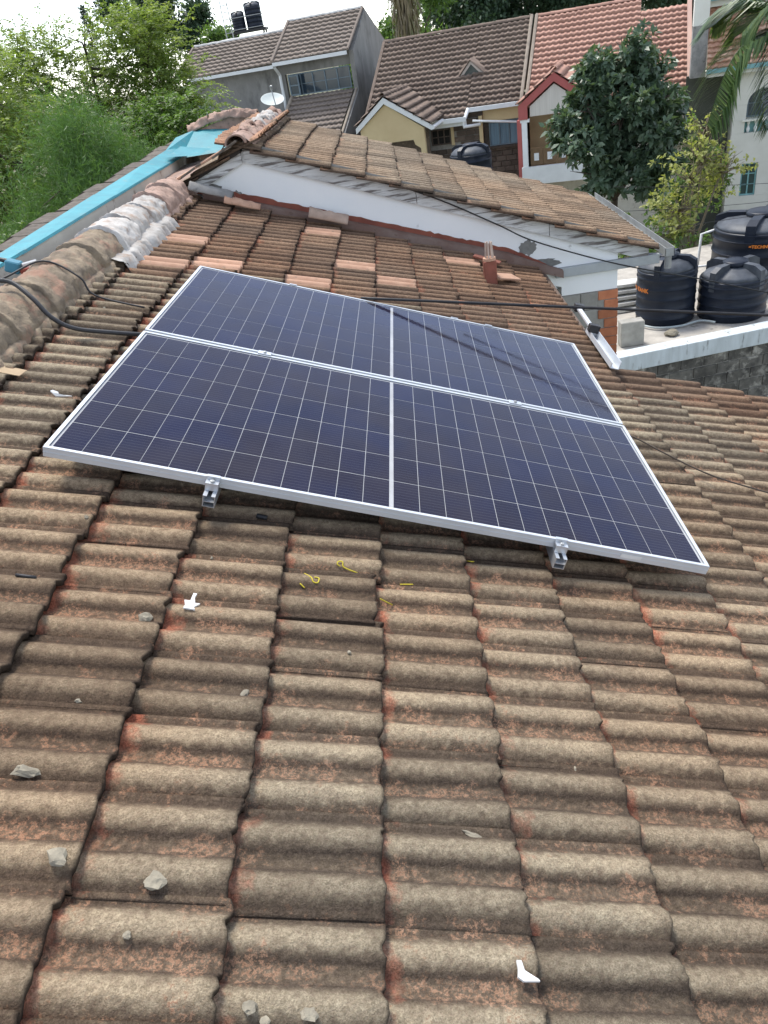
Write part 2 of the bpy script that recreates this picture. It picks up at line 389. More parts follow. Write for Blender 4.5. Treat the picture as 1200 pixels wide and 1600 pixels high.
def skirt(b0, b1, amp, seed, mat, a0=-.50, wdt=.08):
    n = int((b1 - b0) / .02); m = 7; V = []
    for i in range(n + 1):
        b = b0 + (b1 - b0) * i / n; wd = wdt + amp * mnoise.noise(Vector((b * 9, seed, 0))) + amp * .6 * mnoise.noise(Vector((b * 27, seed, 3)))
        roll = prof((b - B0) % PIT)
        for k in range(m):
            t = k / (m - 1); a = a0 + wd * t
            c = (-.080 if mat is CEMW else -.090) - .008 * t + .007 * mnoise.noise(Vector((a * 30, b * 30, seed))) - .06 * max(0, t - .7) / .3
            V.append(rp(a, b, c))
    F = [(i * m + k, i * m + k + 1, (i + 1) * m + k + 1, (i + 1) * m + k) for i in range(n) for k in range(m - 1)]
    return mk('mortar_skirt', (V, F), mat, ridge, True)
skirt(-2.2, 2.4, .05, 1.0, MORT); skirt(2.35, 3.62, .09, 5.0, CEMW, wdt=.15); skirt(3.58, 4.7, .06, 9.0, MORTP)

# ------------------------------------------------------------------ solar panels
PM = np.array([[0.9394220023, 0.0225504579, 0.3420201433], [-0.0239976961, 0.9997120138, 0.0], [-0.3419216463, -0.0082076954, 0.9396926208]])
def pp(a, b, c): return tuple(PM @ np.array([a, b, c]))
PL, PWD = 2.278, 1.134
BACK = gmat('backsheet', (.62, .64, .66), None, 5, .5, 0, rnd=0)
mC, tC, bC = newmat('solar_cell'); g = NB(tC); oc = g.obj()
sep = g.n('ShaderNodeSeparateXYZ'); g.l(oc, sep.inputs[0])
fr = g.math('FRACT', g.math('MULTIPLY', sep.outputs[1], 1 / .0182)); ln = g.math('LESS_THAN', fr, .085)
base = g.mix(g.ramp(g.noise(g.pos(), 3.0, 2), .35, .65), (.007, .0075, .032), (.015, .010, .021))
base = g.mix(g.rnd(), base, g.mix(1.0, base, (1.0, 1.15, 1.5), 'MULTIPLY'))
g.l(g.mix(g.math('MULTIPLY', ln, .22), base, (.30, .31, .36)), bC.inputs['Base Color']); bC.inputs['Roughness'].default_value = .5; bC.inputs['Specular IOR Level'].default_value = .03
mG, tG, bG = newmat('panel_glass'); g = NB(tG); tG.nodes.remove(bG)
tr = g.n('ShaderNodeBsdfTransparent'); gl = g.n('ShaderNodeBsdfGlossy'); gl.inputs['Roughness'].default_value = .085; gl.inputs['Color'].default_value = (.43, .47, .57, 1)
df = g.n('ShaderNodeBsdfDiffuse'); df.inputs[0].default_value = (.46, .43, .42, 1)
frn = g.n('ShaderNodeFresnel'); frn.inputs[0].default_value = 1.34
m1 = g.n('ShaderNodeMixShader'); g.l(g.ramp(g.noise(g.pos(), 5, 5),   .3, .75, .006, .03), m1.inputs[0]); g.l(tr.outputs[0], m1.inputs[1]); g.l(df.outputs[0], m1.inputs[2])
m2 = g.n('ShaderNodeMixShader'); g.l(frn.outputs[0], m2.inputs[0]); g.l(m1.outputs[0], m2.inputs[1]); g.l(gl.outputs[0], m2.inputs[2])
g.l(m2.outputs[0], tG.nodes['Material Output'].inputs[0])
CWD, CHT = .0926, .1815
cell_me = mesh('cell', *box(-CWD / 2 + .0013, CWD / 2 - .0013, -CHT / 2 + .0024, CHT / 2 - .0024, -.001, 0)); cell_me.materials.append(mC)
def panel(boff, label):
    loc = pp(PL / 2, boff + PWD / 2, -.035)
    t = thing('solar_panel', label, 'solar panel', loc, 'two panels of the roof array')
    X = lambda vf: xf(vf, PM, PM @ np.array([0, boff, 0]))
    L, Wd = PL, PWD; lip = .013
    fr_ = join(box(0, L, 0, lip, -.004, 0, .0012), box(0, L, Wd - lip, Wd, -.004, 0, .0012), box(0, lip, lip, Wd - lip, -.004, -.0002), box(L - lip, L, lip, Wd - lip, -.004, -.0002),
               box(0, L, .0005, .003, -.035, -.004), box(0, L, Wd - .003, Wd - .0005, -.035, -.004), box(.0005, .003, .003, Wd - .003, -.035, -.004), box(L - .003, L - .0005, .003, Wd - .003, -.035, -.004),
               box(.003, L - .003, .003, .03, -.035, -.0335), box(0, L, -.0008, .0005, -.0185, -.0172))
    f = mk('frame', X(fr_), ALUW, t)
    mk('backsheet', X(box(lip, L - lip, lip, Wd - lip, -.009, -.0065)), BACK, t)
    mk('shade_sheet', X(box(lip, L - lip, lip, Wd - lip, -.0105, -.0092)), BLACKP, t)  # added dark sheet, deepens the shade under the panel
    mg = .0215; half = (L - 2 * mg - .0135) / 2; cw = half / 12; ch = (Wd - 2 * .0215) / 6
    for h in range(2):
        for i in range(12):
            for j in range(6):
                o = bpy.data.objects.new('cell', cell_me); q = pp(mg + h * (half + .0135) + (i + .5) * cw, boff + .0215 + (j + .5) * ch, -.0052)
                o.matrix_basis = Matrix([[*PM[k], q[k]] for k in range(3)] + [[0, 0, 0, 1]]); link(o, t)
    mk('glass', X(([(lip, lip, -.0022), (L - lip, lip, -.0022), (L - lip, Wd - lip, -.0022), (lip, Wd - lip, -.0022)], [(0, 1, 2, 3)])), mG, t)
    mk('junction_box', X(box(L / 2 - .06, L / 2 + .06, Wd - .16, Wd - .06, -.028, -.0107, .002)), BLACKP, t)
    if boff == 0: mk('sticker', X(box(1.955, 2.03, -.0018, -.0012, -.026, -.010)), WHITEP, t)
    return t
panel(0, 'lower solar panel nearer the camera, resting on two rail ends')
panel(PWD + .02, 'upper solar panel farther up the picture, black cable leaving its top edge')
for ra, lab in ((.545, 'aluminium mounting rail under the left half of the panels, end jutting out'), (1.735, 'aluminium mounting rail under the right half of the panels, end jutting out')):
    t = thing('mounting_rail', lab, 'mounting rail', pp(ra, 0, -.1), 'rails carrying the solar panels')
    X = lambda vf: xf(vf, PM, PM @ np.array([ra, 0, 0])); b0, b1 = -.062, 2 * PWD + .09
    mk('channel', X(join(box(-.02, -.0172, b0, b1, -.078, -.0355), box(.0172, .02, b0, b1, -.078, -.0355), box(-.0172, .0172, b0, b1, -.078, -.0752), box(-.0172, -.007, b0, b1, -.0378, -.0357), box(.007, .0172, b0, b1, -.0378, -.0357), box(-.0172, .0172, b0, b1, -.059, -.0572))), ALU, t)
    for cb, s in ((-.0012, -1), (2 * PWD + .0212, 1)):
        c = mk('end_clamp', X(join(box(-.021, .021, min(cb, cb + s * .0035), max(cb, cb + s * .0035), -.035, .0045), box(-.021, .021, min(cb, cb - s * .010), max(cb, cb - s * .010), .0012, .0045), box(-.021, .021, min(cb + s * .0035, cb + s * .028), max(cb + s * .0035, cb + s * .028), -.012, -.008), box(-.021, .021, min(cb + s * .025, cb + s * .028), max(cb + s * .025, cb + s * .028), -.035, -.012))), ALU, t)
        q = pp(ra, cb + s * .016, -.008); mk('bolt', xf(lathe([(.0075, 0), (.0075, .006), (.005, .007)], (0, 0, 0), 8), PM, q), STEEL, c)
    c = mk('mid_clamp', X(join(box(-.03, .03, PWD - .008, PWD + .028, .0008, .005, .001), box(-.03, .03, PWD + .002, PWD + .018, -.03, .0008))), ALU, t)
    q = pp(ra, PWD + .01, .005); mk('bolt', xf(lathe([(.0075, 0), (.0075, .006), (.005, .007)], (0, 0, 0), 8), PM, q), STEEL, c)
    for hb in (.15, .75, 1.5, 2.1):
        mk('roof_hook', X(box(-.018, .018, hb - .02, hb + .02, -.105, -.0785, .002)), ALU, t)
mk('small_clip', xf(box(1.50, 1.545, 2 * PWD + .0205, 2 * PWD + .026, -.02, .005), PM), ALU)
tag(bpy.data.objects['small_clip'], 'small aluminium clip on the top frame edge of the upper solar panel', 'clip')

# ------------------------------------------------------------------ neighbouring house: the higher roof behind the white gable wall
up = thing('neighbouring_house', 'house behind with a higher tiled roof above a white gable wall and peeling bargeboard', 'house', (1.6, 6.2, GZ))
YW = 4.80; VY0 = 4.69; VY1 = 7.42
THU = R_(21.2); CTU, STU = math.cos(THU), math.sin(THU); MU = np.array([[CTU, 0, STU], [0, 1, 0], [-STU, 0, CTU]])
CU = .3665                                                  # height of its roof plane over the panel plane
def vz(x): return .408 - abs(x) * math.tan(THU)             # top of the verge above x
XE = 3.56
udeck = mk('roof', join(xf(box(-.12, 3.60, VY0 + .03, VY1 - .03, CU - .055, CU - .03), MU),
                        prism([(.0, .335), (-1.05, .335 - 1.05 * math.tan(TH)), (-1.05, .30 - 1.05 * math.tan(TH)), (0, .30)], VY0 + .03, VY1 - .03, lambda p, q, d: (p, d, q))), gmat('upper_felt', (.05, .042, .036), None, 8, .95, 0), up)
sp = []
nub = int((VY1 - VY0) / PIT)
for k in range(13):
    a = -.14 + .19 + .2985 * k
    for j in range(nub):
        b = VY0 + j * (VY1 - VY0 - .012) / nub
        sp.append((a, b, CU - .012, T_UPPER))
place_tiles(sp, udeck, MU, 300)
ML = np.array([[-CTU, 0, -STU], [0, -1, 0], [-STU, 0, CTU]])   # left slope basis (runs down to -X)
spl = []
cl = .408 * CTU - .0435
for k in range(3):
    a = (-.109 + .19 + .2985 * k)
    for j in range(nub): spl.append((a, -(VY0 + (j + 1) * (VY1 - VY0 - .012) / nub), cl, T_UPPER))
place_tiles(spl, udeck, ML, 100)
# ridge caps of the upper roof
def cap_line(P0, P1, r, seed, rough, up_=(0, 0, 1), flat=.85, thick=.016, nb=14, na=16):
    """hollow half round cap from P0 to P1, flared at P0"""
    P0, P1, up_ = Vector(P0), Vector(P1), Vector(up_); d = (P1 - P0).normalized(); s = d.cross(up_).normalized(); u = s.cross(d)
    V, F = [], []
    for lay in range(2):
        for i in range(nb + 1):
            t = i / nb; rr = (r + .01 * (1 - t) ** 2) - lay * thick
            for k in range(na + 1):
                th = math.pi * k / na; p = P0.lerp(P1, t) + s * rr * math.cos(th) + u * rr * flat * math.sin(th)
                q = rough * (mnoise.noise(Vector((p.x * 15, p.y * 15 + seed, p.z * 15))) + .5 * mnoise.noise(Vector((p.x * 42, p.y * 42 + seed, p.z * 42))))
                V.append(tuple(p + (s * math.cos(th) + u * math.sin(th)) * q))
    n = na + 1; o = (nb + 1) * n
    for i in range(nb):
        for k in range(na):
            a = i * n + k; F.append((a, a + 1, a + 1 + n, a + n)); F.append((o + a, o + a + n, o + a + 1 + n, o + a + 1))
    for i in (0, nb):
        for k in range(na):
            a = i * n + k; F.append((a, o + a, o + a + 1, a + 1))
    for k in (0, na):
        for i in range(nb):
            a = i * n + k; F.append((a, a + n, o + a + n, o + a))
    return V, F
for i in range(8):
    y = VY0 - .05 + i * .41
    if y > VY1 - .1: break
    mk('ridge_cap', cap_line((-.01, y, .372), (-.01, min(y + .43, VY1), .372), .082, i, .004 if i < 1 else .05), MORTP if i < 3 or i > 5 else CEMW, udeck, True)
for sx in (-1, 1):   # mortar bedding at the caps' feet
    V = []; n = 90
    for i in range(n + 1):
        y = VY0 + (VY1 - VY0) * i / n
        for k in range(6):
            t = k / 5; wd = .085 + .04 * mnoise.noise(Vector((y * 8, sx * 3, 1)))
            x = sx * (.06 + wd * t); V.append((x - .01, y, vz(x) + .045 - .05 * t + .014 * mnoise.noise(Vector((x * 40, y * 30, 2)))))
    mk('mortar_bed', (V, [(i * 6 + k, i * 6 + k + 1, i * 6 + k + 7, i * 6 + k + 6) for i in range(n) for k in range(5)]), MORTP, udeck, True)
# back verge capped with pink mortar, left of the ridge
VC = [(-1.02, 7.55, .33), (-.76, 7.55, .40), (-.50, 7.55, .425), (-.20, 7.5, .37)]
for i in range(3): mk('verge_cap', cap_line(VC[i], VC[i + 1], .085, 40 + i, .035, flat=.9), MORTP, udeck, True)
mk('verge_wall', prism([(-1.02, .0), (-.15, .1), (-.15, .36), (-.5, .43), (-1.02, .33)], 7.50, 7.58, lambda p, q, d: (p, d, q)), MORTP, udeck)
# gable wall, its bargeboards and trim
def zr(x): return -x * math.tan(TH) - .15                 # lower roof surface at the wall
pw = lambda p, q, d: (p, d, q)
RX = 3.175
wallm = mk('wall', prism([(-.62, -.2), (2.66, -1.25), (2.66, -1.335), (RX, -1.335), (RX, vz(RX) - .10), (0, vz(0) - .10), (-.62, vz(-.62) - .10)], YW, YW + .2, pw), WHITEW, up)
mk('side_wall', join(box(RX - .2, RX - .003, YW + .203, VY1 - .2, GZ, -1.0), box(-.9, 2.6, YW + .203, VY1 - .2, GZ, -1.1)), WHITEW, up)
mk('lower_wall', box(2.30, 2.985, YW + .003, YW + .197, -3.2, -1.338), MORTG, up)
GBLK = gmat('pale_block', (.36, .345, .31), (.27, .26, .23), 7, .95, .005, 50)
for i in range(5):                                          # grey blocks below the white part
    z1 = -1.345 - i * .165
    for x0, x1 in (((2.66, 2.99),) if i % 2 else ((2.66, 2.83), (2.838, 2.99))):
        mk('block', box(x0, x1, YW - .006, YW + .05, z1 - .157, z1, .004), GBLK, wallm)
for i in range(15):                                         # toothed orange bricks at the corner
    z1 = -1.342 - i * .0905; x0 = (2.998, 3.055)[i % 2]
    mk('brick', box(x0, RX + .005 + .004 * random.random(), YW - .012 - .006 * random.random(), YW + .12, z1 - .083, z1, .004), BRICK, wallm)
mk('brick_joint', box(2.985, RX - .012, YW - .004, YW + .1, -2.75, -1.338), MORTG, wallm)
slope = lambda x0, x1, top, bot: [(x0, vz(x0) - top), (x1, vz(x1) - top), (x1, vz(x1) - bot), (x0, vz(x0) - bot)]
for x0, x1 in ((.012, 1.41), (1.416, 2.55), (2.556, XE - .12)):
    mk('bargeboard', prism(slope(x0, x1, .048, .186), YW - .040, YW - .012, pw), WOODP, up)
mk('bargeboard', prism(slope(-.64, -.012, .050, .185), YW - .042, YW - .014, pw), WOODP, up)
V = []; n = 80                                              # ragged mortar between board and verge tiles
for i in range(n + 1):
    x = .03 + (XE - .2) * i / n; y = VY0 + .045
    V += [(x, y + .01 * mnoise.noise(Vector((x * 9, 1, 1))), vz(x) - .015), (x, y + .012 * mnoise.noise(Vector((x * 17, 4, 1))), vz(x) - .07 - .02 * mnoise.noise(Vector((x * 13, 0, 0)))), (x, YW - .01, vz(x) - .075)]
mk('verge_mortar', (V, [(i * 3 + k, i * 3 + k + 1, i * 3 + k + 4, i * 3 + k + 3) for i in range(n) for k in range(2)]), CEMENT, up, True)
mk('beam', join(box(2.60, XE - .02, YW - .05, YW - .003, -1.150, -1.065, .004)), gmat('painted_beam', (.52, .55, .55), (.42, .44, .44), 5, .9, .002, 60), up)
GUT = gmat('weathered_gutter', (.36, .37, .36), (.26, .265, .26), 6, .6, .002, 60, metal=.2)
mk('gutter', join(box(XE, XE + .08, VY0 - .02, VY1 + .05, -1.075, -1.07), box(XE, XE + .004, VY0 - .02, VY1 + .05, -1.07, -1.0), box(XE + .076, XE + .08, VY0 - .02, VY1 + .05, -1.07, -1.0), box(XE, XE + .08, VY0 - .02, VY0 - .016, -1.07, -1.005)), GUT, up)
mk('downpipe', tube([(XE + .04, VY0 + .02, -1.076), (XE + .04, VY0 + .02, -1.19)], .03, 12), GUT, up)
# red painted foot of the wall and the flashing lying on the lower roof
V = []; n = 90
for i in range(n + 1):
    x = -.52 + 3.14 * i / n; zt = zr(x) + (.10 + .028 * (i / n)) * (.25 + .75 * min(1, (n - i) / 12)) + .012 * mnoise.noise(Vector((x * 6, 0, 0))) + .012 * mnoise.noise(Vector((x * 25, 3, 0)))
    V += [(x, YW - .006, zt), (x, YW - .008, zr(x) + .02)]
mk('painted_base', (V, [(i * 2, i * 2 + 1, i * 2 + 3, i * 2 + 2) for i in range(n)]), REDP, wallm, True)
V = []
for i in range(n + 1):
    x = -.40 + 3.06 * i / n; wv = .010 * mnoise.noise(Vector((x * 3, 7, 0))) + .006 * mnoise.noise(Vector((x * 11, 2, 0))); wd = .10 + .03 * mnoise.noise(Vector((x * 2.2, 5, 0)))
    q = .03 * i / n; tp0 = min(1, (n - i) / 14); q *= tp0; wv *= tp0; V += [(x, YW - .012, zr(x) + .05 * (.3 + .7 * tp0) + q * 1.5), (x, YW - .05, zr(x) + .048 + wv + q * 1.3), (x, YW - wd, zr(x) + .04 + wv + q), (x, YW - wd - .004, zr(x) - .02)]
mk('flashing', (V, [(i * 4 + k, i * 4 + k + 1, i * 4 + k + 5, i * 4 + k + 4) for i in range(n) for k in range(3)]), gmat('flashing_sheet', (.15, .09, .07), (.20, .145, .12), 5, .85, .003, 40, c3=(.12, .075, .055), s3=14), house, True)
for k, (x, z) in enumerate(((.33, .0), (2.12, 0), (1.82, .0))): # patches of rough cement on the wall
    pass
PATCH = gmat('cement_patch', (.25, .25, .235), (.17, .17, .16), 14, .95, .006, 60)
for (cx, cz, rx, rz, sd_) in ((-.13, -.04, .055, .05, 1), (2.36, -.845, .075, .065, 5), (2.45, -1.015, .2, .05, 9), (-.36, .05, .12, .05, 13), (1.62, -.735, .016, .014, 21)):
    n = 26; ring = [(cx + rx * math.cos(2 * math.pi * i / n) * (1 + .4 * mnoise.noise(Vector((3 * math.cos(2 * math.pi * i / n), 3 * math.sin(2 * math.pi * i / n), sd_)))), cz + rz * math.sin(2 * math.pi * i / n) * (1 + .4 * mnoise.noise(Vector((3 * math.cos(2 * math.pi * i / n) + 5, 3 * math.sin(2 * math.pi * i / n), sd_))))) for i in range(n)]
    mk('cement_patch', prism(ring, YW - .005, YW + .01, pw), PATCH, wallm)

# ------------------------------------------------------------------ parapet with the teal capping, beyond the ridge
tw = thing('parapet_wall', 'cream parapet wall with a bright teal painted capping left of the ridge', 'parapet', (-1.0, 4, GZ))
mk('wall', box(-1.10, -.95, -2.0, 7.4, GZ, .188), CREAMW, tw)
ys = [-2.0, .4, 2.3, 4.1, 5.6, 7.3]
for i in range(5):
    y0, y1 = ys[i], ys[i + 1] + .05; t0 = max(0, (y0 - 1.5) / 6) ; t1 = max(0, (y1 - 1.5) / 6); L = .003 * (5 - i)
    f = lambda t: .168 + .10 * t
    mk('capping_sheet', ([(-.94, y0, .180 + L), (-.94, y1, .180 + L), (-.945, y0, .196 + L), (-.945, y1, .196 + L), (-1.11, y0, f(t0) + L + .012), (-1.11, y1, f(t1) + L + .012), (-1.12, y0, f(t0) - .06), (-1.12, y1, f(t1) - .06)], [(0, 1, 3, 2), (2, 3, 5, 4), (4, 5, 7, 6)]), TEAL, tw)
# roof slope falling away behind the capping; only the upper ends of its tiles show
ED = gmat('tile_edge', (.16, .135, .11), (.09, .075, .06), 20, .95, .004, 80)
for i in range(19):
    y = 0.2 + i * .385
    t = max(0, (y - 1.5) / 6)
    mk('roof_tile', prism([(-1.125, .172 + .10 * t), (-1.23 - .03 * (i % 3), .188 + .10 * t), (-1.62, .02 + .09 * t), (-1.62, -.01 + .09 * t), (-1.125, .14 + .10 * t)], y, y + .37, lambda p, q, d: (p, d + (p + 1.2) * .25, q + .01 * (d - y))), ED, tw)
mk('roof_sheet', ([(-1.3, -2, .12), (-1.3, 7.6, .2), (-4.2, 7.6, -1.0), (-4.2, -2, -1.05)], [(0, 1, 2, 3)]), ED, tw)
# teal waterproofing patch on the neighbour's left slope
V = []
mk('waterproofing', ([(-1.0, 6.7, .16), (-.62, 6.75, .155), (-.38, 6.95, .20), (-.36, 7.45, .29), (-.95, 7.5, .36), (-1.12, 7.2, .33), (-1.12, 6.6, .26)], [(0, 1, 2, 3, 4, 5, 6)]), TEAL, tw)
mk('waterproofing', ([(-.98, 6.05, .25), (-.70, 6.25, .20), (-.66, 6.75, .20), (-.98, 6.75, .27)], [(0, 1, 2, 3)]), TEAL, tw)
mk('rubble_fill', prism([(-.949, -.1), (-.30, -.1), (-.30, .12), (-.62, .13), (-.949, .10)], 4.95, 6.6, pw), MORTP, tw)
# loose verge tiles on the neighbour's left rake
for i in range(5):
    x = -.10 - i * .16; z = vz(x)
    mk('verge_tile', xf(box(-.13, .11, -.10, .22, -.010, .008, .003), np.array(Matrix.Rotation(-TH - .05 + .05 * (i % 2), 3, 'Y')) @ np.array(Matrix.Rotation(.1 * math.sin(i * 3), 3, 'Z')), (x, VY0 - .0, z - .012 + .004 * i)), T_NEW if i % 2 else ED, udeck)

# ------------------------------------------------------------------ things on the roof
# black cable from the top edge of the array, rising over the slope to the right
c0 = Vector((.996, 2.277, -.352)); cdv = Vector((.982, -.116, -.147))
def wire(name, pts, r, mat, label, cat, n=7, group=None):
    o = mk(name, tube(pts, r, n), mat, None, True); tag(o, label, cat, group); return o
wire('cable', [c0 - Vector((.05, -.03, .0)), c0] + [c0 + cdv * s + Vector((0, 0, -.028 * math.sin(min(s, 9) / 9 * math.pi))) for s in np.linspace(.15, 9, 26)], .0085, BLACKP, 'thick black cable stretched from the panels towards the water tanks', 'cable')
wire('cable', [c0 + Vector((.6, .02, -.13))] + [c0 + Vector((.6, .02, -.13)) + Vector((.98, -.09, -.158)) * s for s in np.linspace(.15, 8.4, 20)], .0042, BLACKP, 'thin black cable running just below the thick one over the tiles', 'cable')
wire('conduit', smoothpath([(-.87, 1.0, -1.4), (-.86, 1.05, -.1), rp(-.80, 1.15, -.02), rp(-.72, 1.24, .03), rp(-.62, 1.30, .045), rp(-.50, 1.245, .012), rp(-.40, 1.20, -.045), rp(-.30, 1.20, -.078), rp(-.15, 1.235, -.080), rp(.03, 1.30, -.082), rp(.25, 1.36, -.085)]), .0105, gmat('conduit_black', (.035, .035, .037), None, 20, .45, 0), 'black corrugated conduit running over the ridge and under the panels', 'conduit', 10)
wire('wire', smoothpath([rp(2.30, 1.21, -.075), rp(2.44, 1.135, -.083), rp(2.536, 1.03, -.083), rp(2.709, .876, -.081), rp(2.967, .80, -.082), rp(3.4, .70, -.082)]), .0038, gmat('thin_wire', (.085, .065, .05), None, 20, .6, 0), 'thin dark wire lying over the tiles right of the panels', 'wire')
wire('wire', smoothpath([(-.93, 1.35, .19), (-.75, 1.62, .21), (-.60, 1.78, .232), rp(-.45, 1.74, -.02), rp(-.36, 1.70, -.085), rp(-.1, 1.66, -.085)]), .005, BLACKP, 'loose black wire draped over the ridge caps above the conduit', 'wire')
wire('wire', smoothpath([(1.30, 4.74, -.16), (1.67, 4.73, -.345), (2.10, 4.73, -.595), (2.43, 4.73, -.79), (3.16, 4.70, -1.09), (4.06, 5.0, -1.446), (4.68, 5.0, -1.664), (7.5, 5.1, -2.65)], 8), .006, BLACKP, 'black service wire sagging across the white gable wall', 'wire')
# clay vent with wire whiskers
t = thing('roof_vent', 'small square terracotta vent with pale upright rods on the far tiles', 'vent', rp(2.067, 3.90, -.1))
vb = Vector(rp(2.067, 3.90, -.11))
VENT = gmat('vent_clay', (.28, .10, .07), (.2, .075, .05), 12, .85, .003, 80)
mk('pipe', join(box(vb.x - .05, vb.x + .05, vb.y - .045, vb.y + .045, vb.z - .08, vb.z + .145, .006)), VENT, t)
mk('collar', lathe([(.03, .14), (.052, .145), (.05, .165), (.03, .17)], vb, 14), T_NEW, t)
for i in range(7):
    an = 2 * math.pi * i / 7; mk('rod', tube([vb + Vector((.032 * math.cos(an), .032 * math.sin(an), .165)), vb + Vector((.024 * math.cos(an), .024 * math.sin(an), .285))], .0065, 5), gmat('pale_rod', (.62, .50, .42), None, 9, .8, 0) if i == 0 else bpy.data.materials['pale_rod'], t)
for (a, b, rot, sx, sy, lab) in ((2.19, 3.93, .5, .11, .07, 'broken flat terracotta tile piece lying right of the vent'), (2.10, 4.42, -.3, .12, .05, 'broken brown tile piece tucked under the flashing behind the vent')):
    V, F = box(-sx, sx, -sy, sy, 0, .016, .003); Q = MH @ np.array(Matrix.Rotation(rot, 3, 'Z'))
    tag(mk('tile_piece', xf((V, F), Q, rp(a, b, -.088)), T_NEW if sy > .06 else VENT), lab, 'tile piece')
def half_round(a, b, L, r, ang, mat, lab, lift=-.07):
    d = Vector((math.cos(ang), math.sin(ang), 0)) * L / 2; P = [Vector((a, b, lift)) - d, Vector((a, b, lift)) + d]
    V, F = cap_line(rp(*P[0]), rp(*P[1]), r, a * 9, .012, up_=rp(0, 0, 1))
    tag(mk('ridge_tile_piece', (V, F), mat, None, True), lab, 'tile piece')
half_round(.70, 4.62, .34, .075, .05, gmat('pale_clay', (.42, .31, .24), (.30, .22, .17), 10, .95, .005, 60), 'loose half round ridge tile lying on the red flashing')
half_round(-.29, 4.56, .36, .06, .02, CEMENT, 'grey mortar covered half round piece at the wall corner', -.05)
half_round(-.02, 4.52, .30, .05, .06, T_NEW, 'terracotta half round piece beside the grey mortar covered one', -.085)
# mortar chips, plastic scraps, wire ends
def lump(r, seed, flat=.6):
    bm = bmesh.new(); bmesh.ops.create_icosphere(bm, subdivisions=2, radius=1)
    s1 = np.random.default_rng(seed).uniform(.7, 1.25, 3)
    for v in bm.verts:
        n = mnoise.noise(v.co * 1.3 + Vector((seed * 3.1, 0, 0))) * .55 + mnoise.noise(v.co * 3.3 + Vector((seed, 5, 0))) * .22
        v.co = Vector((v.co.x * s1[0], v.co.y * s1[1], v.co.z * flat)) * (1 + n) * r
        v.co = Vector([round(c / (r * .28)) * r * .28 * .5 + c * .5 for c in v.co])
    bm.verts.index_update(); out = [tuple(v.co) for v in bm.verts], [tuple(v.index for v in f.verts) for f in bm.faces]; bm.free(); return out
def on_tile(a, b, lift=0.):
    k = math.ceil((a - .217) / GA - 1e-6); ak = .217 + GA * k
    return rp(a, b, -.124 - (ak - a) * math.tan(TILT) + prof((b - B0) % PIT) + lift)
chips = [(.475, -.585, .026, 'angular pale mortar chip left of the torn white plastic scrap'), (.359, -1.095, .034, 'long flat mortar chip at the left edge of the photo'), (.489, -1.285, .022, 'crumbly mortar chip on the edge of the leftmost tile course'), (.675, -1.303, .022, 'crumbly mortar chip in the middle of the second tile course from the left'),
         (.882, -1.505, .017, 'pale rounded chip, leftmost of the three at the bottom'), (.912, -1.522, .011, 'small chip, middle of the three at the bottom'), (.985, -1.512, .016, 'ragged chip, rightmost of the three at the bottom'), (1.326, -1.123, .018, 'folded grey chip near the centre of the lower tiles'), (.773, -.802, .013, 'dark crumb near the middle step line left of centre')]
for i, (a, b, r, lab) in enumerate(chips):
    r *= .78; V, F = lump(r, i + 2, .25 if i in (1, 7) else .42); V = np.array(V) * ((1.5, .55, 1) if i in (1, 7) else (1, 1, 1))
    Q = MH @ np.array(Matrix.Rotation(i * 1.3 if i != 1 else .0, 3, 'Z')); tag(mk('mortar_chip', xf((V, F), Q, on_tile(a, b, r * .3)), CHIP), lab, 'chip', 'mortar chips on the tiles')
for i, (a, b, r) in enumerate(((.2, -.204, .008), (.397, -.886, .007), (.593, -.253, .006), (.651, -1.406, .008), (-.301, 1.659, .009), (1.03, -.62, .006), (1.62, -.9, .006))):
    tag(mk('crumb', xf(lump(r, 30 + i, .7), MH, on_tile(a, b, r * .3)), CHIP), 'tiny pale crumb lying on the tiles', 'crumb', 'tiny crumbs on the tiles')
def scrap(a, b, poly, rot, lab, hole=None):
    Q = MH @ np.array(Matrix.Rotation(rot, 3, 'Z')); V, F = prism(poly, 0, .005, lambda p, q, d: (p, q, d + 9 * p * p + 5 * q * q))
    o = mk('plastic_scrap', xf((V, F), Q, on_tile(a, b, .004)), WHITEP); tag(o, lab, 'plastic scrap', 'white plastic scraps'); return o
scrap(.577, -.496, [(-.018, -.03), (.014, -.034), (.010, -.018), (.026, -.006), (.012, .0), (.009, .022), (.014, .034), (.004, .036), (-.002, .010), (-.018, .008), (-.014, -.012)], .1, 'torn white plastic scrap with a hole beside the angular chip')
scrap(1.386, -1.414, [(-.016, .018), (-.006, .020), (.0, .004), (.024, -.010), (.026, -.014), (-.004, -.017), (-.015, -.012), (-.013, .004)], -.1, 'bright white plastic scrap near the bottom right')
scrap(-.147, .599, [(-.04, .012), (-.022, .020), (-.015, .006), (.03, .004), (.04, -.008), (-.02, -.012), (-.044, -.004)], .0, 'crumpled white plastic strip left of the lower panel')
for a, b, L, r, an, lab in ((.136, -.507, .045, .0045, -.03, 'thin black cable offcut on the tiles at far left'), (.717, -.017, .030, .009, -.15, 'stubby black plastic plug below the lower panel edge')):
    P = Vector(on_tile(a, b, .006)); d = Vector(rp(math.cos(an), math.sin(an), .05)) * L * .6
    wire('cable_offcut', [P - d, P - d * .3, P + d * .3, P + d], r, BLACKP, lab, 'offcut')
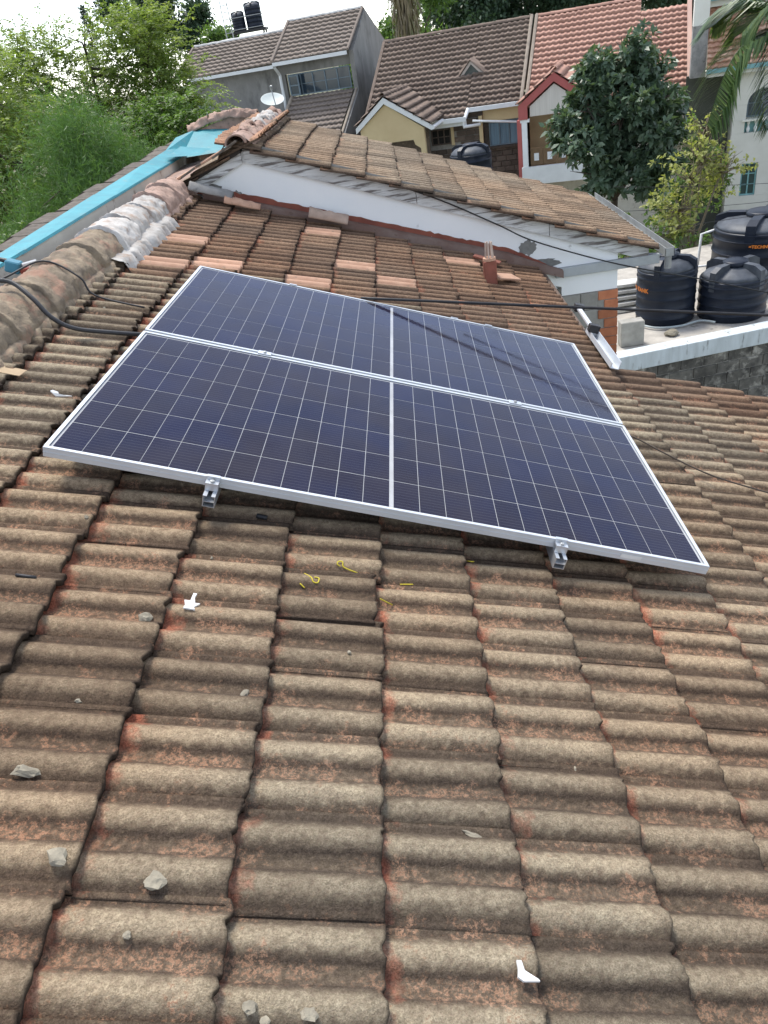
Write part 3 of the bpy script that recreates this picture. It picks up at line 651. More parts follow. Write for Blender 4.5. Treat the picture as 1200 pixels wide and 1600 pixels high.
for i, (a, b, pts, lab) in enumerate(((.908, -.312, [(-.025, .035), (-.004, .004), (.004, -.012), (.018, -.014), (.020, .002), (.006, .006)], 'longest yellow wire snippet, bent into a hook'), (.893, -.338, [(-.02, .006), (-.004, -.004)], 'shortest yellow wire snippet beside the hooked one'), (1.004, -.231, [(-.012, .004), (-.022, .010), (-.02, .018), (-.006, .018), (.0, .002), (.045, -.008)], 'looped yellow wire snippet below the lower panel'), (1.142, -.353, [(-.022, -.006), (.022, .004)], 'straight yellow wire snippet beside a red tile edge'), (1.211, -.242, [(-.02, -.002), (.022, .003)], 'yellow wire snippet in the shade of a roll'), (1.444, -.058, [(-.012, .012), (-.010, -.010), (.002, -.014), (.012, -.004), (.011, .010)], 'round curl of yellow wire near the right rail end'))):
    wire('wire_snippet', smoothpath([on_tile(a + p, b + q, .006) for p, q in pts], 4), .0022, YELLOW, lab, 'wire snippet', 5, 'yellow wire snippets')
tag(mk('cardboard_piece', xf(prism([(-.06, -.03), (.055, -.032), (.062, .03), (.015, .033), (.01, .02), (-.02, .02), (-.024, .034), (-.065, .035)], 0, .003, lambda p, q, d: (p, q, d)), MH, on_tile(-.40, .722, .012)), CARD), 'notched tan cardboard piece on the tiles at the left edge', 'cardboard')
# aluminium channel lying along the eave
t = thing('metal_channel', 'pale aluminium channel with black clamps lying along the right eave', 'channel', rp(2.63, 2.8, -.09))
MQ = np.stack([MH @ np.array([math.cos(-.02), math.sin(-.02), 0]), MH @ np.array([-math.sin(-.02), math.cos(-.02), 0]), MH @ np.array([0, 0, 1])], 1)
X = lambda vf: xf(vf, MQ, rp(2.615, 2.62, -.085))
mk('channel', X(join(box(-.028, .028, -.46, .22, 0, .004), box(-.028, -.024, -.46, .22, .004, .034), box(.024, .028, -.46, .22, .004, .05))), ALUW, t)
mk('tube', xf(tube([(-.012, .12, .05), (-.012, .60, .055)], .017, 10), MQ, rp(2.615, 2.62, -.085)), ALUW, t)
for y in (.14, .60): mk('clamp', X(box(-.042, .03, y - .028, y + .028, .03, .082, .004)), BLACKP, t)
for y in (-.15, -.33): mk('slot', X(box(-.012, .012, y - .016, y + .016, .0042, .0055)), BLACKP, t)
# surveillance style arm seen at the left edge
t = thing('clamp_tool', 'black rod with a blue and red clamp at the left edge by the parapet', 'tool', (-.80, 1.75, .2))
tp = Vector((-.80, 1.86, .215))
mk('rod', tube([tp + Vector((-.62, -.02, .26)), tp + Vector((-.02, 0, .03))], .012, 8), BLACKP, t)
mk('head', xf(box(-.035, .04, -.03, .03, -.03, .03, .006), np.array(Matrix.Rotation(.4, 3, 'Y')), tp), gmat('tool_blue', (.06, .22, .30), None, 9, .5, 0), t)
mk('jaw', xf(box(-.02, .03, -.025, .025, -.02, .02, .004), None, tp + Vector((.055, 0, -.035))), gmat('tool_red', (.35, .07, .04), None, 9, .5, 0), t)
mk('handle', tube([tp + Vector((.05, 0, .0)), tp + Vector((.12, .02, .005))], .009, 6), WHITEP, t)

# ------------------------------------------------------------------ outbuilding with the water tanks
YA = math.atan2(.34, 2.23); cs, sn = math.cos(YA), math.sin(YA)
OR = np.array([[cs, -sn, 0], [sn, cs, 0], [0, 0, 1]]); O0 = np.array([4.08, 7.88, 0])
X = lambda vf: xf(vf, OR, O0)
ob = thing('outbuilding', 'flat roofed block outbuilding with a painted coping under the water tanks', 'outbuilding', tuple(O0 + np.array([2, 2, GZ])))
mk('coping', X(box(-1.2, 4.2, -.02, .22, -3.59, -3.35, .006)), COPE, ob)
mk('slab', X(box(-1.2, 4.2, .223, 4.6, -3.62, -3.43)), SLAB, ob)
wl = mk('wall', X(box(-1.19, 4.15, .035, .21, GZ, -3.595)), MORTG, ob)
k = 0
for i in range(6):
    z1 = -3.60 - i * .172; x = -1.2 - (.17 if i % 2 else 0)
    while x < 4.1:
        L = .335 + .03 * random.random(); mk('block', X(box(x, x + L, .012 + .01 * random.random(), .1, z1 - .158, z1, .006)), BLOCK, wl); x += L + .014
mk('stub', box(4.28, 4.62, 8.42, 8.6, -3.43, -3.06, .01), GBLK, ob)
def tank(name, c, r, hs, dome, label, kind, rings=4, turn=0.):
    t = thing(name, label, 'water tank', c, 'black plastic water tanks on the outbuilding')
    P = [(r * .97, 0), (r, .02)]
    for i in range(rings):
        z = hs * (i + .75) / (rings + .35); P += [(r, z - .014), (r * 1.006, z - .011), (r * 1.02, z - .003), (r * 1.02, z + .003), (r * 1.006, z + .011), (r, z + .014)]
    P += [(r, hs - .04), (r * 1.01, hs - .02), (r * .985, hs)]
    mk('body', lathe(P, c, 56), TANK, t, True)
    if kind == 'cone':
        mk('top', lathe([(r * .97, hs - .003), (r * .86, hs + dome * .35), (r * .5, hs + dome * .8), (r * .36, hs + dome * .9), (r * .34, hs + dome)], c, 48), TANKD, t, True)
    else:
        mk('top', lathe([(r * .97, hs - .003), (r * .93, hs + dome * .3), (r * .75, hs + dome * .72), (r * .45, hs + dome * .95), (r * .2, hs + dome)], c, 48), TANKD, t, True)
    lr = r * .36
    mk('lid', lathe([(lr, hs + dome * .9), (lr * 1.05, hs + dome + .01), (lr * 1.05, hs + dome + .05), (lr * .9, hs + dome + .062), (lr * .3, hs + dome + .07)], c, 28), TANK, t, True)
    for i in range(4):                     # moulded lifting ribs from lid to shoulder
        an = turn + i * math.pi / 2; d = np.array([math.cos(an), math.sin(an)]); p = np.array([-d[1], d[0]]); V = []
        for (q, z0, z1, wd) in ((lr, hs + dome * .8, hs + dome + .045, .10), (r * .75, hs + dome * .3, hs + dome * .93 + .05, .10), (r * .985, hs - .12, hs + dome * .55 + .05, .10), (r * 1.0, hs - .14, hs + .02, .10)):
            for s in (-1, 1):
                for z in (z0, z1): V.append((c[0] + d[0] * q + p[0] * s * wd * r, c[1] + d[1] * q + p[1] * s * wd * r, c[2] + z))
        F = []
        for j in range(3):
            a = j * 4; F += [(a + 1, a + 5, a + 7, a + 3), (a, a + 4, a + 5, a + 1), (a + 2, a + 3, a + 7, a + 6)]
        F.append((12, 14, 15, 13)); mk('rib', (V, F), TANK if kind != 'cone' else TANKD, t)
    return t
def lettering(body, tnk, c, r, z, h, ang0):
    cu = bpy.data.curves.new('lettering', 'FONT'); cu.body = body; cu.size = h * 1.38; cu.space_character = 1.05; cu.resolution_u = 2; cu.offset = .006 * h / .09
    ot = bpy.data.objects.new('tmp', cu); COL.objects.link(ot); bpy.context.view_layer.update()
    me = bpy.data.meshes.new_from_object(ot.evaluated_get(bpy.context.evaluated_depsgraph_get())); bpy.data.objects.remove(ot)
    for v in me.vertices:
        an = ang0 + v.co.x / r; zz = v.co.y; v.co = (c[0] + (r * 1.028) * math.cos(an), c[1] + (r * 1.028) * math.sin(an), c[2] + z + zz)
    me.materials.clear(); me.materials.append(ORANGE); me.name = 'lettering'; link(bpy.data.objects.new('lettering', me), tnk)
TA, TB, TC = (5.24, 9.40, -3.43), (6.18, 9.18, -3.43), (7.12, 10.45, -3.43)
ta = tank('water_tank', TA, .435, .80, .15, 'narrow upright black water tank, leftmost of the three on the slab', 'dome', 5, .9)
tb = tank('water_tank', TB, .485, .60, .16, 'squat black water tank with grey dusty conical top, middle of the three', 'cone', 4, .5)
tcn = tank('water_tank', TC, .74, .95, .15, 'largest black water tank with orange lettering at the right edge', 'dome', 4, .9)
va = math.atan2(CAM[1] - TC[1], CAM[0] - TC[0])
lettering('=TECHNO TANK', tcn, TC, .745, .76, .047, va - .22)
va = math.atan2(CAM[1] - TA[1], CAM[0] - TA[0]); lettering('TECHNO TANK', ta, TA, .438, .52, .06, va - 2.0)
wire('pipe', smoothpath([(4.72, 9.25, -3.39), (4.95, 8.92, -3.39), (5.3, 8.85, -3.39), (5.62, 8.95, -3.39), (5.8, 8.8, -3.39)]), .016, gmat('grey_pvc', (.42, .47, .47), None, 8, .5, 0), 'grey plastic pipe curving round the foot of the narrow tank', 'pipe')
wire('pipe', [(6.15, 10.6, -3.4), (6.2, 10.62, -2.55), (6.45, 10.6, -2.5)], .022, WHITEP, 'white plastic pipe standing left of the largest tank', 'pipe')
wire('pipe', [(5.75, 10.0, -3.38), (6.05, 10.3, -2.98), (6.55, 10.3, -3.0)], .02, WHITEP, 'white plastic pipe sloping between the tanks', 'pipe')
tag(mk('stone', xf(lump(.085, 77, .6), None, (5.10, 8.62, -3.39)), CHIP), 'pale grey stone on the slab in front of the narrow tank', 'stone')
for i in range(5):
    z = -3.42 + .085 * i
    tag(mk('board', xf(box(-.9, .55, -.14, .14, 0, .05, .004), np.array(Matrix.Rotation(.05 - .03 * i, 3, 'Z')), (4.75 - .04 * i, 10.0 + .06 * i, z)), gmat('pale_board', (.62, .62, .58), (.42, .41, .38), 8, .8, .003, 40) if i == 0 else bpy.data.materials['pale_board']),
        'pale painted board in the pile behind the narrow tank, %s' % ('lowest of the pile', 'second from the bottom', 'middle of the pile', 'second from the top', 'topmost of the pile')[i], 'board', 'boards piled behind the tanks')
for i, (za, zb, y0) in enumerate(((-.75, -1.55, 8.0), (-1.0, -1.8, 8.4), (-1.25, -1.95, 8.2))):
    wire('overhead_wire', sag((3.9 - .3 * i, 7.6, za - .25), (9.5, 8.5 + .5 * i, zb), .12), .0032, BLACKP, 'thin overhead wire above the water tanks, %s of three' % ('highest', 'middle', 'lowest')[i], 'wire', 5, 'overhead wires above the tanks')

# ------------------------------------------------------------------ row houses behind (own frame: along the street, away from us, up)
SG, CG = math.sin(.3), math.cos(.3)
def gw(u, v, z): return (u * CG + v * SG, -u * SG + v * CG, z)
def gbox(u0, u1, v0, v1, z0, z1, bev=0): return [gw(*p) for p in box(u0, u1, v0, v1, z0, z1, bev)[0]], box(u0, u1, v0, v1, z0, z1, bev)[1]
def gpoly(poly, v0, v1): return prism(poly, v0, v1, lambda p, q, d: gw(p, d, q))
def roof_patch(name, corners, nroll, ncourse, amp, step, mat, parent, spr=6):
    """tiled slope: corners = eave left, eave right, ridge right, ridge left (u,v,z)"""
    EL, ER, RR, RL = [np.array(gw(*c)) for c in corners]
    N_ = np.cross(ER - EL, RL - EL); N_ /= np.linalg.norm(N_)
    if N_[2] < 0: N_ = -N_
    nx = nroll * spr; s = np.linspace(0, 1, nx + 1); ph = (s * nroll) % 1
    wave = np.where(ph < .62, np.sin(ph / .62 * np.pi) ** .8, 0) * amp
    V = []
    for c in range(ncourse):
        for t, h in (((c + .26) / ncourse, -step * .5), (c / ncourse, step * .9), ((c + .5) / ncourse, step * .5), ((c + 1.05) / ncourse, step * .06)):
            jit = rng.normal(0, .0035, nroll + 2)[(s * nroll).astype(int)]
            A = EL[None] * (1 - s)[:, None] + ER[None] * s[:, None]; B = RL[None] * (1 - s)[:, None] + RR[None] * s[:, None]
            V.append(A * (1 - t) + B * t + N_[None] * (wave + h + (jit if h > 0 else 0))[:, None])
    V = np.vstack(V); n = nx + 1; rows = ncourse * 4
    i, j = np.meshgrid(np.arange(rows - 1), np.arange(nx), indexing='ij'); a = (i * n + j).ravel()
    F = np.stack([a, a + 1, a + n + 1, a + n], 1)
    o = raw(name, V, F, mat, parent, None, False); o['kind'] = 'stuff'; return o
def gtube(pts, r, n=8): return tube([gw(*p) for p in pts], r, n)
FB = gmat('far_tile_brown', (.20, .15, .118), (.145, .107, .084), 1.2, .9, .004, 12, c3=(.27, .205, .165), s3=6, t3=(.52, .7))
FR = gmat('far_tile_red', (.46, .27, .205), (.39, .225, .17), 1.0, .9, .004, 12, c3=(.31, .175, .135), s3=5, t3=(.55, .7))
FGR = gmat('far_tile_greybrown', (.25, .205, .172), (.205, .168, .14), 1.0, .9, .003, 12, rnd=0)
FO = gmat('far_tile_orange', (.52, .30, .20), (.42, .22, .15), 1.1, .9, .004, 12, c3=(.62, .42, .30), s3=3, t3=(.5, .62))
WH = gmat('white_trim', (.80, .82, .82), (.72, .74, .74), 3, .7, .001, 30)
CRM = gmat('cream_paint', (.66, .53, .31), (.60, .47, .27), 2, .9, .001, 30)
STONE = gmat('brown_stone', (.13, .10, .08), (.085, .068, .055), 4, .95, .006, 25, c3=(.19, .15, .12), s3=9, rnd=.3)
GREYC = gmat('rough_grey_render', (.27, .265, .25), (.19, .185, .175), 1.3, .95, .004, 20, c3=(.12, .118, .11), s3=1.6, t3=(.52, .7), stretch=(1, 1, .45))
PINK = gmat('red_pink_paint', (.46, .13, .12), (.40, .11, .10), 3, .8, .001, 30)
FRAME = gmat('blue_grey_frame', (.16, .21, .24), (.12, .16, .19), 5, .6, 0)
WOOD = gmat('brown_wood', (.20, .13, .07), (.15, .095, .05), 5, .7, .002, 20)
TEALG = gmat('pale_teal_paint', (.22, .42, .42), (.18, .36, .37), 4, .7, 0)
CURT = gmat('blue_curtain', (.17, .26, .32), (.11, .17, .22), 6, .9, .003, 12, stretch=(3, 3, .2))
DARKI = gmat('dark_interior', (.015, .015, .014), (.03, .028, .025), 3, .9, 0)
mGl, tGl, bGl = newmat('window_glass'); bGl.inputs['Base Color'].default_value = (.035, .055, .075, 1); bGl.inputs['Roughness'].default_value = .08; bGl.inputs['Specular IOR Level'].default_value = .8
def window(parent, u0, u1, v, z0, z1, nu, nz, fm=FRAME, gm=None, name='window', fw=.04):
    bars = [gbox(u0, u1, v - .03, v + .03, z0, z0 + fw), gbox(u0, u1, v - .03, v + .03, z1 - fw, z1)]
    for i in range(nu + 1):
        x = u0 + (u1 - u0 - fw) * i / nu; bars.append(gbox(x, x + fw, v - .032, v + .032, z0 + fw, z1 - fw))
    for j in range(1, nz):
        z = z0 + (z1 - z0) * j / nz; bars.append(gbox(u0 + fw, u1 - fw, v - .025, v + .025, z - fw * .35, z + fw * .35))
    f = mk(name, join(*bars), fm, parent)
    for i in range(nu):
        a = u0 + fw + (u1 - u0 - fw) * i / nu; mk('pane', gbox(a, a + (u1 - u0 - fw) / nu - fw, v + .004, v + .010, z0 + fw, z1 - fw), gm or mGl, f)
    return f
EV, RV = 25.554, 29.43
def pz(v): return -1.66 + (v - EV) / (RV - EV) * 2.40      # height of the shared roof plane
# ---- brown house
bh = thing('terraced_house', 'terraced house with dark brown tiled roof, triangular dormer and cream porch gable', 'house', gw(-4.6, 28, GZ), 'terraced houses behind')
roof_patch('roof', [(-7.33, EV, pz(EV)), (-3.78, EV, pz(EV)), (-3.78, RV, pz(RV)), (-7.33, RV, pz(RV))], 19, 17, .030, .085, FB, bh)
roof_patch('roof', [(-3.775, EV + .33, pz(EV + .33)), (-2.02, EV + .33, pz(EV + .33)), (-2.02, RV, pz(RV)), (-3.775, RV, pz(RV))], 9, 16, .030, .085, FB, bh)
mk('back_roof', ([gw(-7.33, RV + .02, pz(RV) - .02), gw(-2.02, RV + .02, pz(RV) - .02), gw(-2.02, RV + 4, -1.7), gw(-7.33, RV + 4, -1.7)], [(0, 1, 2, 3)]), FB, bh)
for i in range(13): mk('ridge_cap', cap_line(gw(-7.33 + i * .41, RV, pz(RV) + .02), gw(-7.33 + i * .41 + .42, RV, pz(RV) + .02), .10, i, .012, nb=2, na=6), FB, bh)
mk('verge', gtube([(-7.36, EV - .02, pz(EV) + .03), (-7.36, RV, pz(RV) + .05)], .07, 6), FB, bh)
mk('verge', join(gtube([(-1.97, EV + .2, pz(EV + .2) + .06), (-1.97, RV, pz(RV) + .08)], .06, 6), gtube([(-1.80, EV - .05, pz(EV - .05) + .06), (-1.80, RV, pz(RV) + .08)], .06, 6)), gmat('verge_cement', (.36, .30, .24), (.25, .21, .17), 4, .95, .004, 30), bh)
mk('wall', join(gbox(-7.3, -3.30, EV + .50, EV + .62, GZ, -1.5), gbox(-3.297, -1.95, EV + .66, EV + .8, GZ, -1.2), gbox(-7.3, -1.95, EV + .81, RV + 3.6, GZ, -1.75)), STONE, bh)
bw = mk('stone_wall', gbox(-5.2, -3.42, EV + .47, EV + .499, -3.4, -1.75), MORTG, bh)
for i in range(9):
    z1 = -1.76 - i * .17; x = -5.2 - .18 * (i % 2)
    while x < -3.42:
        L = .30 + .1 * random.random(); x1 = min(x + L, -3.42)
        if not (x < -4.42 and x1 > -5.12 and z1 > -2.46 and z1 - .15 < -1.95) and x1 - x > .08: mk('stone', gbox(max(x, -5.2), x1, EV + .44, EV + .48, z1 - .158, z1 - .004, .006), STONE, bw)
        x += L + .012
for i in range(10):
    z1 = -2.70 - i * .17; x = -3.28 - .15 * (i % 2)
    while x < -2.02:
        L = .30 + .08 * random.random(); mk('stone', gbox(max(x, -3.28), min(x + L, -2.02), EV + .615, EV + .655, z1 - .158, z1 - .004, .006), STONE, bw); x += L + .012
window(bh, -5.10, -4.42, EV + .46, -2.46, -1.97, 3, 2, STONE, DARKI)
mk('jamb', gbox(-4.40, -4.30, EV + .40, EV + .49, -2.50, -1.78), CRM, bh)
window(bh, -3.12, -2.10, EV + .60, -2.70, -1.95, 3, 1, FRAME, CURT)
mk('window_sill', gbox(-3.2, -2.05, EV + .52, EV + .7, -2.78, -2.71), STONE, bh)
mk('lintel_wall', gbox(-3.30, -2.02, EV + .56, EV + .655, -1.94, -1.40), CRM, bh)
mk('post', gbox(-3.42, -3.30, EV + .38, EV + .49, -2.9, -1.72), CRM, bh)
mk('gutter', join(gbox(-4.95, -3.76, EV - .12, EV - .02, pz(EV) - .12, pz(EV) + .02), gbox(-3.72, -2.06, EV + .20, EV + .30, pz(EV + .33) - .10, pz(EV + .33) + .03)), WH, bh)
mk('gutter', gtube([(-3.79, EV - .08, pz(EV) - .04), (-3.72, EV + .25, pz(EV + .33))], .06, 8), WH, bh)
mk('fascia', gbox(-4.95, -3.76, EV + .0, EV + .04, pz(EV) - .24, pz(EV) - .10), WH, bh)
mk('downpipe', join(gtube([(-3.85, EV - .06, pz(EV) - .10), (-3.84, EV - .06, pz(EV) - .28), (-3.36, EV + .30, pz(EV) - .30)], .05, 8), gtube([(-3.55, EV + .0, -1.80), (-2.15, EV + .30, -2.02)], .035, 8)), WH, bh)
# porch gable
PV = 24.05
mk('porch_wall', gpoly([(-7.0, -1.52), (-6.07, -.86), (-4.86, -1.66), (-4.86, -2.9), (-5.02, -2.9), (-5.02, -2.25), (-5.2, -2.12), (-5.24, -1.98), (-6.6, -1.98), (-6.75, -2.2), (-6.8, -2.9), (-7.0, -2.9)], PV + .10, PV + .25), CRM, bh)
mk('porch_inside', gbox(-6.9, -5.0, PV + 1.2, PV + 1.3, -4.2, -1.6), STONE, bh)
mk('porch_pier', join(gbox(-7.0, -6.82, PV + .1, PV + .25, GZ, -2.903), gbox(-5.02, -4.86, PV + .1, PV + .25, GZ, -2.903)), CRM, bh)
mk('bargeboard', join(gpoly([(-7.12, -1.60), (-7.12, -1.44), (-6.07, -.66), (-6.07, -.84)], PV, PV + .06), gpoly([(-6.067, -.84), (-6.067, -.66), (-4.58, -1.60), (-4.58, -1.76)], PV, PV + .06)), WH, bh)
roof_patch('porch_roof', [(-4.56, PV - .04, -1.60), (-4.56, 25.72, -1.56), (-6.07, 27.2, -.60), (-6.07, PV - .04, -.62)], 9, 6, .03, .07, FB, bh)
roof_patch('porch_roof', [(-7.14, PV - .04, -1.40), (-7.14, 25.9, -1.36), (-6.07, 27.2, -.60), (-6.07, PV - .04, -.62)], 9, 4, .03, .045, FB, bh)
for i in range(7): mk('ridge_cap', cap_line(gw(-6.07, PV - .06 + i * .42, -.60), gw(-6.07, PV - .06 + i * .42 + .43, -.60), .09, i, .01, nb=2, na=6), FB, bh)
mk('porch_gutter', gtube([(-4.54, PV + .0, -1.68), (-4.54, 25.45, -1.66)], .06, 8), WH, bh)
# dormer
dv = 27.30
d = mk('dormer', gpoly([(-4.22, -.64), (-3.38, -.62), (-3.82, -.24)], dv, dv + .06), gmat('dormer_glass', (.05, .06, .055), (.09, .1, .09), 3, .3, 0), bh)
mk('dormer_frame', join(gpoly([(-4.32, -.69), (-4.22, -.69), (-3.78, -.23), (-3.83, -.16)], dv - .03, dv + .03), gpoly([(-3.86, -.20), (-3.80, -.16), (-3.28, -.66), (-3.38, -.67)], dv - .034, dv + .026), gbox(-4.22, -3.36, dv - .036, dv + .02, -.70, -.635)), gmat('dormer_timber', (.62, .55, .48), (.5, .43, .37), 5, .9, .002, 30), d)
mk('dormer_roof', ([gw(-3.82, dv - .1, -.12), gw(-3.82, 28.35, -.02), gw(-3.22, 27.45, -.52), gw(-3.22, dv - .08, -.68), gw(-4.38, dv - .08, -.70), gw(-4.38, 27.45, -.52)], [(0, 3, 2, 1), (0, 1, 5, 4)]), FB, d)
# ---- red house
rh = thing('terraced_house', 'terraced house with pinkish red tiled roof and red bargeboard gable, half hidden by a tree', 'house', gw(.6, 28, GZ), 'terraced houses behind')
roof_patch('roof', [(-1.76, EV, pz(EV)), (1.62, EV, pz(EV)), (1.62, RV, pz(RV)), (-1.76, RV, pz(RV))], 18, 17, .030, .085, FR, rh)
RVl = RV - .55
roof_patch('roof', [(1.625, EV, pz(EV)), (3.03, EV, pz(EV)), (3.03, RVl, pz(RVl)), (1.625, RVl, pz(RVl))], 8, 15, .030, .085, FR, rh)
mk('back_roof', ([gw(-1.76, RV + .02, pz(RV) - .02), gw(1.62, RV + .02, pz(RV) - .02), gw(1.62, RV + 4, -1.7), gw(-1.76, RV + 4, -1.7)], [(0, 1, 2, 3)]), FR, rh)
for i in range(8): mk('ridge_cap', cap_line(gw(-1.75 + i * .42, RV, pz(RV) + .02), gw(-1.75 + i * .42 + .43, RV, pz(RV) + .02), .09, i, .01, nb=2, na=6), FR, rh)
mk('verge_strip', prism([(EV - .05, pz(EV) + .0), (RVl, pz(RVl) + .16), (RVl, pz(RVl) - .1), (EV - .05, pz(EV) - .2)], 3.035, 3.17, lambda p, q, d: gw(d, p, q)), gmat('pink_verge', (.56, .38, .31), (.5, .33, .27), 2, .9, .002, 20), rh)
mk('wall', join(gbox(-1.75, 3.0, EV + .6, RV + 3, GZ, -1.75)), CREAMW, rh)
mk('side_wall', gbox(2.55, 3.0, EV + .3, EV + .597, GZ, -1.8), CREAMW, rh)
GVv = EV - 1.0
mk('gable_panel', gpoly([(-1.55, -1.80), (-1.55, -1.52), (-.80, -.98), (-.05, -1.52), (-.05, -1.80)], GVv + .08, GVv + .14), gmat('white_slats', (.70, .66, .60), (.62, .58, .52), 2, .9, .001, 30, stretch=(9, 9, .3)), rh)
mk('bargeboard', join(gpoly([(-1.90, -1.86), (-1.62, -1.86), (-1.62, -1.50), (-.797, -.92), (-.797, -.68), (-1.90, -1.46)], GVv, GVv + .06), gpoly([(.30, -1.86), (.02, -1.86), (.02, -1.50), (-.80, -.92), (-.80, -.68), (.30, -1.46)][::-1], GVv + .002, GVv + .062)), PINK, rh)
roof_patch('gable_roof', [(-1.95, GVv - .05, -1.44), (-1.95, EV + .3, -1.42), (-.80, 27.1, -.60), (-.80, GVv - .05, -.64)], 9, 4, .03, .04, FR, rh)
roof_patch('gable_roof', [(.35, GVv - .05, -1.44), (.35, EV + .3, -1.42), (-.80, 27.1, -.60), (-.80, GVv - .05, -.64)], 9, 4, .03, .04, FR, rh)
for i in range(7): mk('ridge_cap', cap_line(gw(-.80, GVv - .06 + i * .4, -.60), gw(-.80, GVv - .06 + i * .4 + .41, -.60), .10, i, .01, nb=2, na=6), FR, rh)
mk('column', join(gbox(-1.82, -1.66, GVv + .05, GVv + .2, -3.25, -1.95), gbox(-1.86, -1.58, GVv + .04, GVv + .22, -1.95, -1.863)), WH, rh)
mk('side_trim', gbox(-2.0, -1.86, GVv + .3, EV + .45, GZ, -1.9), PINK, rh)
mk('balcony', join(gbox(-1.86, .5, GVv + .03, GVv + .17, -3.78, -3.253), gbox(-1.86, .5, GVv + .173, EV + .58, -3.78, -3.62)), WH, rh)
mk('inner_wall', gbox(-1.75, 1.2, EV + .45, EV + .58, -3.6, -1.9), gmat('ochre_wall', (.42, .32, .18), (.36, .27, .15), 2, .9, .001, 30), rh)
for i in range(4):
    x = -1.60 + .42 * i; dn = mk('wooden_panel', gbox(x, x + .40, GVv + .22, GVv + .26, -3.24, -2.72, .01), WOOD, rh)
    mk('panel_inset', gbox(x + .12, x + .27, GVv + .205, GVv + .219, -3.10, -2.88), WH, dn)
window(rh, -1.0, -.3, EV + .43, -2.9, -2.0, 2, 1, WOOD, DARKI)
# ---- grey house
gh = thing('grey_house', 'unpainted grey rendered house with brown stepped roof and white ridge', 'house', gw(-11.5, 30, GZ))
roof_patch('roof', [(-15.75, 28.25, .66), (-11.52, 28.25, .70), (-11.52, 30.55, 1.70), (-15.75, 30.55, 1.70)], 17, 9, .025, .06, FGR, gh)
roof_patch('roof', [(-11.40, 28.2, .72), (-8.42, 28.2, .74), (-8.42, 30.55, 1.98), (-11.40, 30.55, 1.98)], 12, 10, .025, .06, FGR, gh)
mk('back_roof', ([gw(-15.75, 30.56, 1.68), gw(-8.45, 30.56, 1.9), gw(-8.45, 33.3, .55), gw(-15.75, 33.3, .55)], [(0, 1, 2, 3)]), FGR, gh)
for pts, r in (([(-11.46, 28.2, .78), (-11.46, 30.55, 2.0)], .07), ([(-15.77, 28.2, .68), (-15.77, 30.55, 1.74)], .06), ([(-8.40, 28.15, .78), (-8.40, 30.55, 2.0), (-8.40, 33.3, .62)], .05)): mk('verge', gtube(pts, r, 6), FGR, gh)
WR = gmat('whitewashed_ridge', (.62, .62, .60), (.45, .44, .42), 5, .9, .004, 20)
for i in range(10): mk('ridge_cap', cap_line(gw(-15.75 + i * .423, 30.56, 1.71), gw(-15.75 + i * .423 + .44, 30.56, 1.71), .085, i, .02, nb=2, na=6), WR, gh)
for i in range(7): mk('ridge_cap', cap_line(gw(-11.42 + i * .425, 30.56, 1.99), gw(-11.42 + i * .425 + .44, 30.56, 1.99), .085, i, .02, nb=2, na=6), WR, gh)
mk('wall', join(gbox(-15.25, -11.25, 28.72, 28.9, GZ, .80), gbox(-11.247, -8.52, 28.72, 28.9, GZ, -.50), gbox(-11.247, -8.52, 28.72, 28.9, .29, .85)), GREYC, gh)
mk('gable_wall', prism([(25.9, GZ), (25.9, -1.95), (28.55, -.55), (28.55, .72), (30.56, 1.93), (33.2, .58), (33.2, GZ)], -8.50, -8.32, lambda p, q, d: gw(d, p, q)), GREYC, gh)
mk('gutter', join(gbox(-15.3, -11.4, 28.10, 28.2, .56, .67), gbox(-11.4, -8.45, 28.08, 28.18, .62, .74)), WH, gh)
mk('downpipe', join(gtube([(-11.38, 28.2, .58), (-11.40, 28.6, .30), (-11.40, 28.6, -.9)], .06, 8)), WH, gh)
mk('downpipe', gtube([(-15.35, 28.2, .45), (-15.37, 28.2, -1.8)], .06, 8), WH, gh)
window(gh, -11.15, -8.62, 28.74, -.46, .27, 5, 2, FRAME)
cw_ = mk('open_casement', xf(join(box(0, .55, -.02, .02, 0, .05), box(0, .55, -.02, .02, .63, .68), box(0, .05, -.02, .02, .05, .63), box(.5, .55, -.02, .02, .05, .63), box(.05, .5, -.02, .02, .32, .36)), np.array(Matrix.Rotation(-.3 - .45, 3, 'Z')), gw(-11.1, 28.66, -.44)), FRAME, gh)
mk('pane', xf(box(.05, .5, -.004, .004, .05, .63), np.array(Matrix.Rotation(-.3 - .45, 3, 'Z')), gw(-11.1, 28.66, -.44)), mGl, cw_)
roof_patch('lean_to_roof', [(-11.05, 25.8, -2.0), (-8.55, 25.8, -2.0), (-8.55, 28.70, -.50), (-11.05, 28.70, -.50)], 13, 11, .025, .06, FGR, gh)
mk('lean_to_verge', join(gtube([(-11.1, 25.8, -1.95), (-11.1, 28.7, -.45)], .07, 6)), gmat('verge_tan', (.40, .34, .27), None, 4, .9, .002, 30), gh)
mk('lean_to_verge', gtube([(-8.42, 25.85, -1.93), (-8.42, 28.6, -.50)], .05, 6), bpy.data.materials['verge_tan'], gh)
mk('lean_to_wall', gbox(-15.25, -11.15, 26.9, 27.1, GZ, -.75), GREYC, gh)
mk('small_window', gbox(-12.1, -11.5, 26.86, 26.898, -1.25, -.85), mGl, gh)
mk('vent_box', gbox(-8.318, -8.1, 32.7, 33.0, .35, .75), WH, gh)
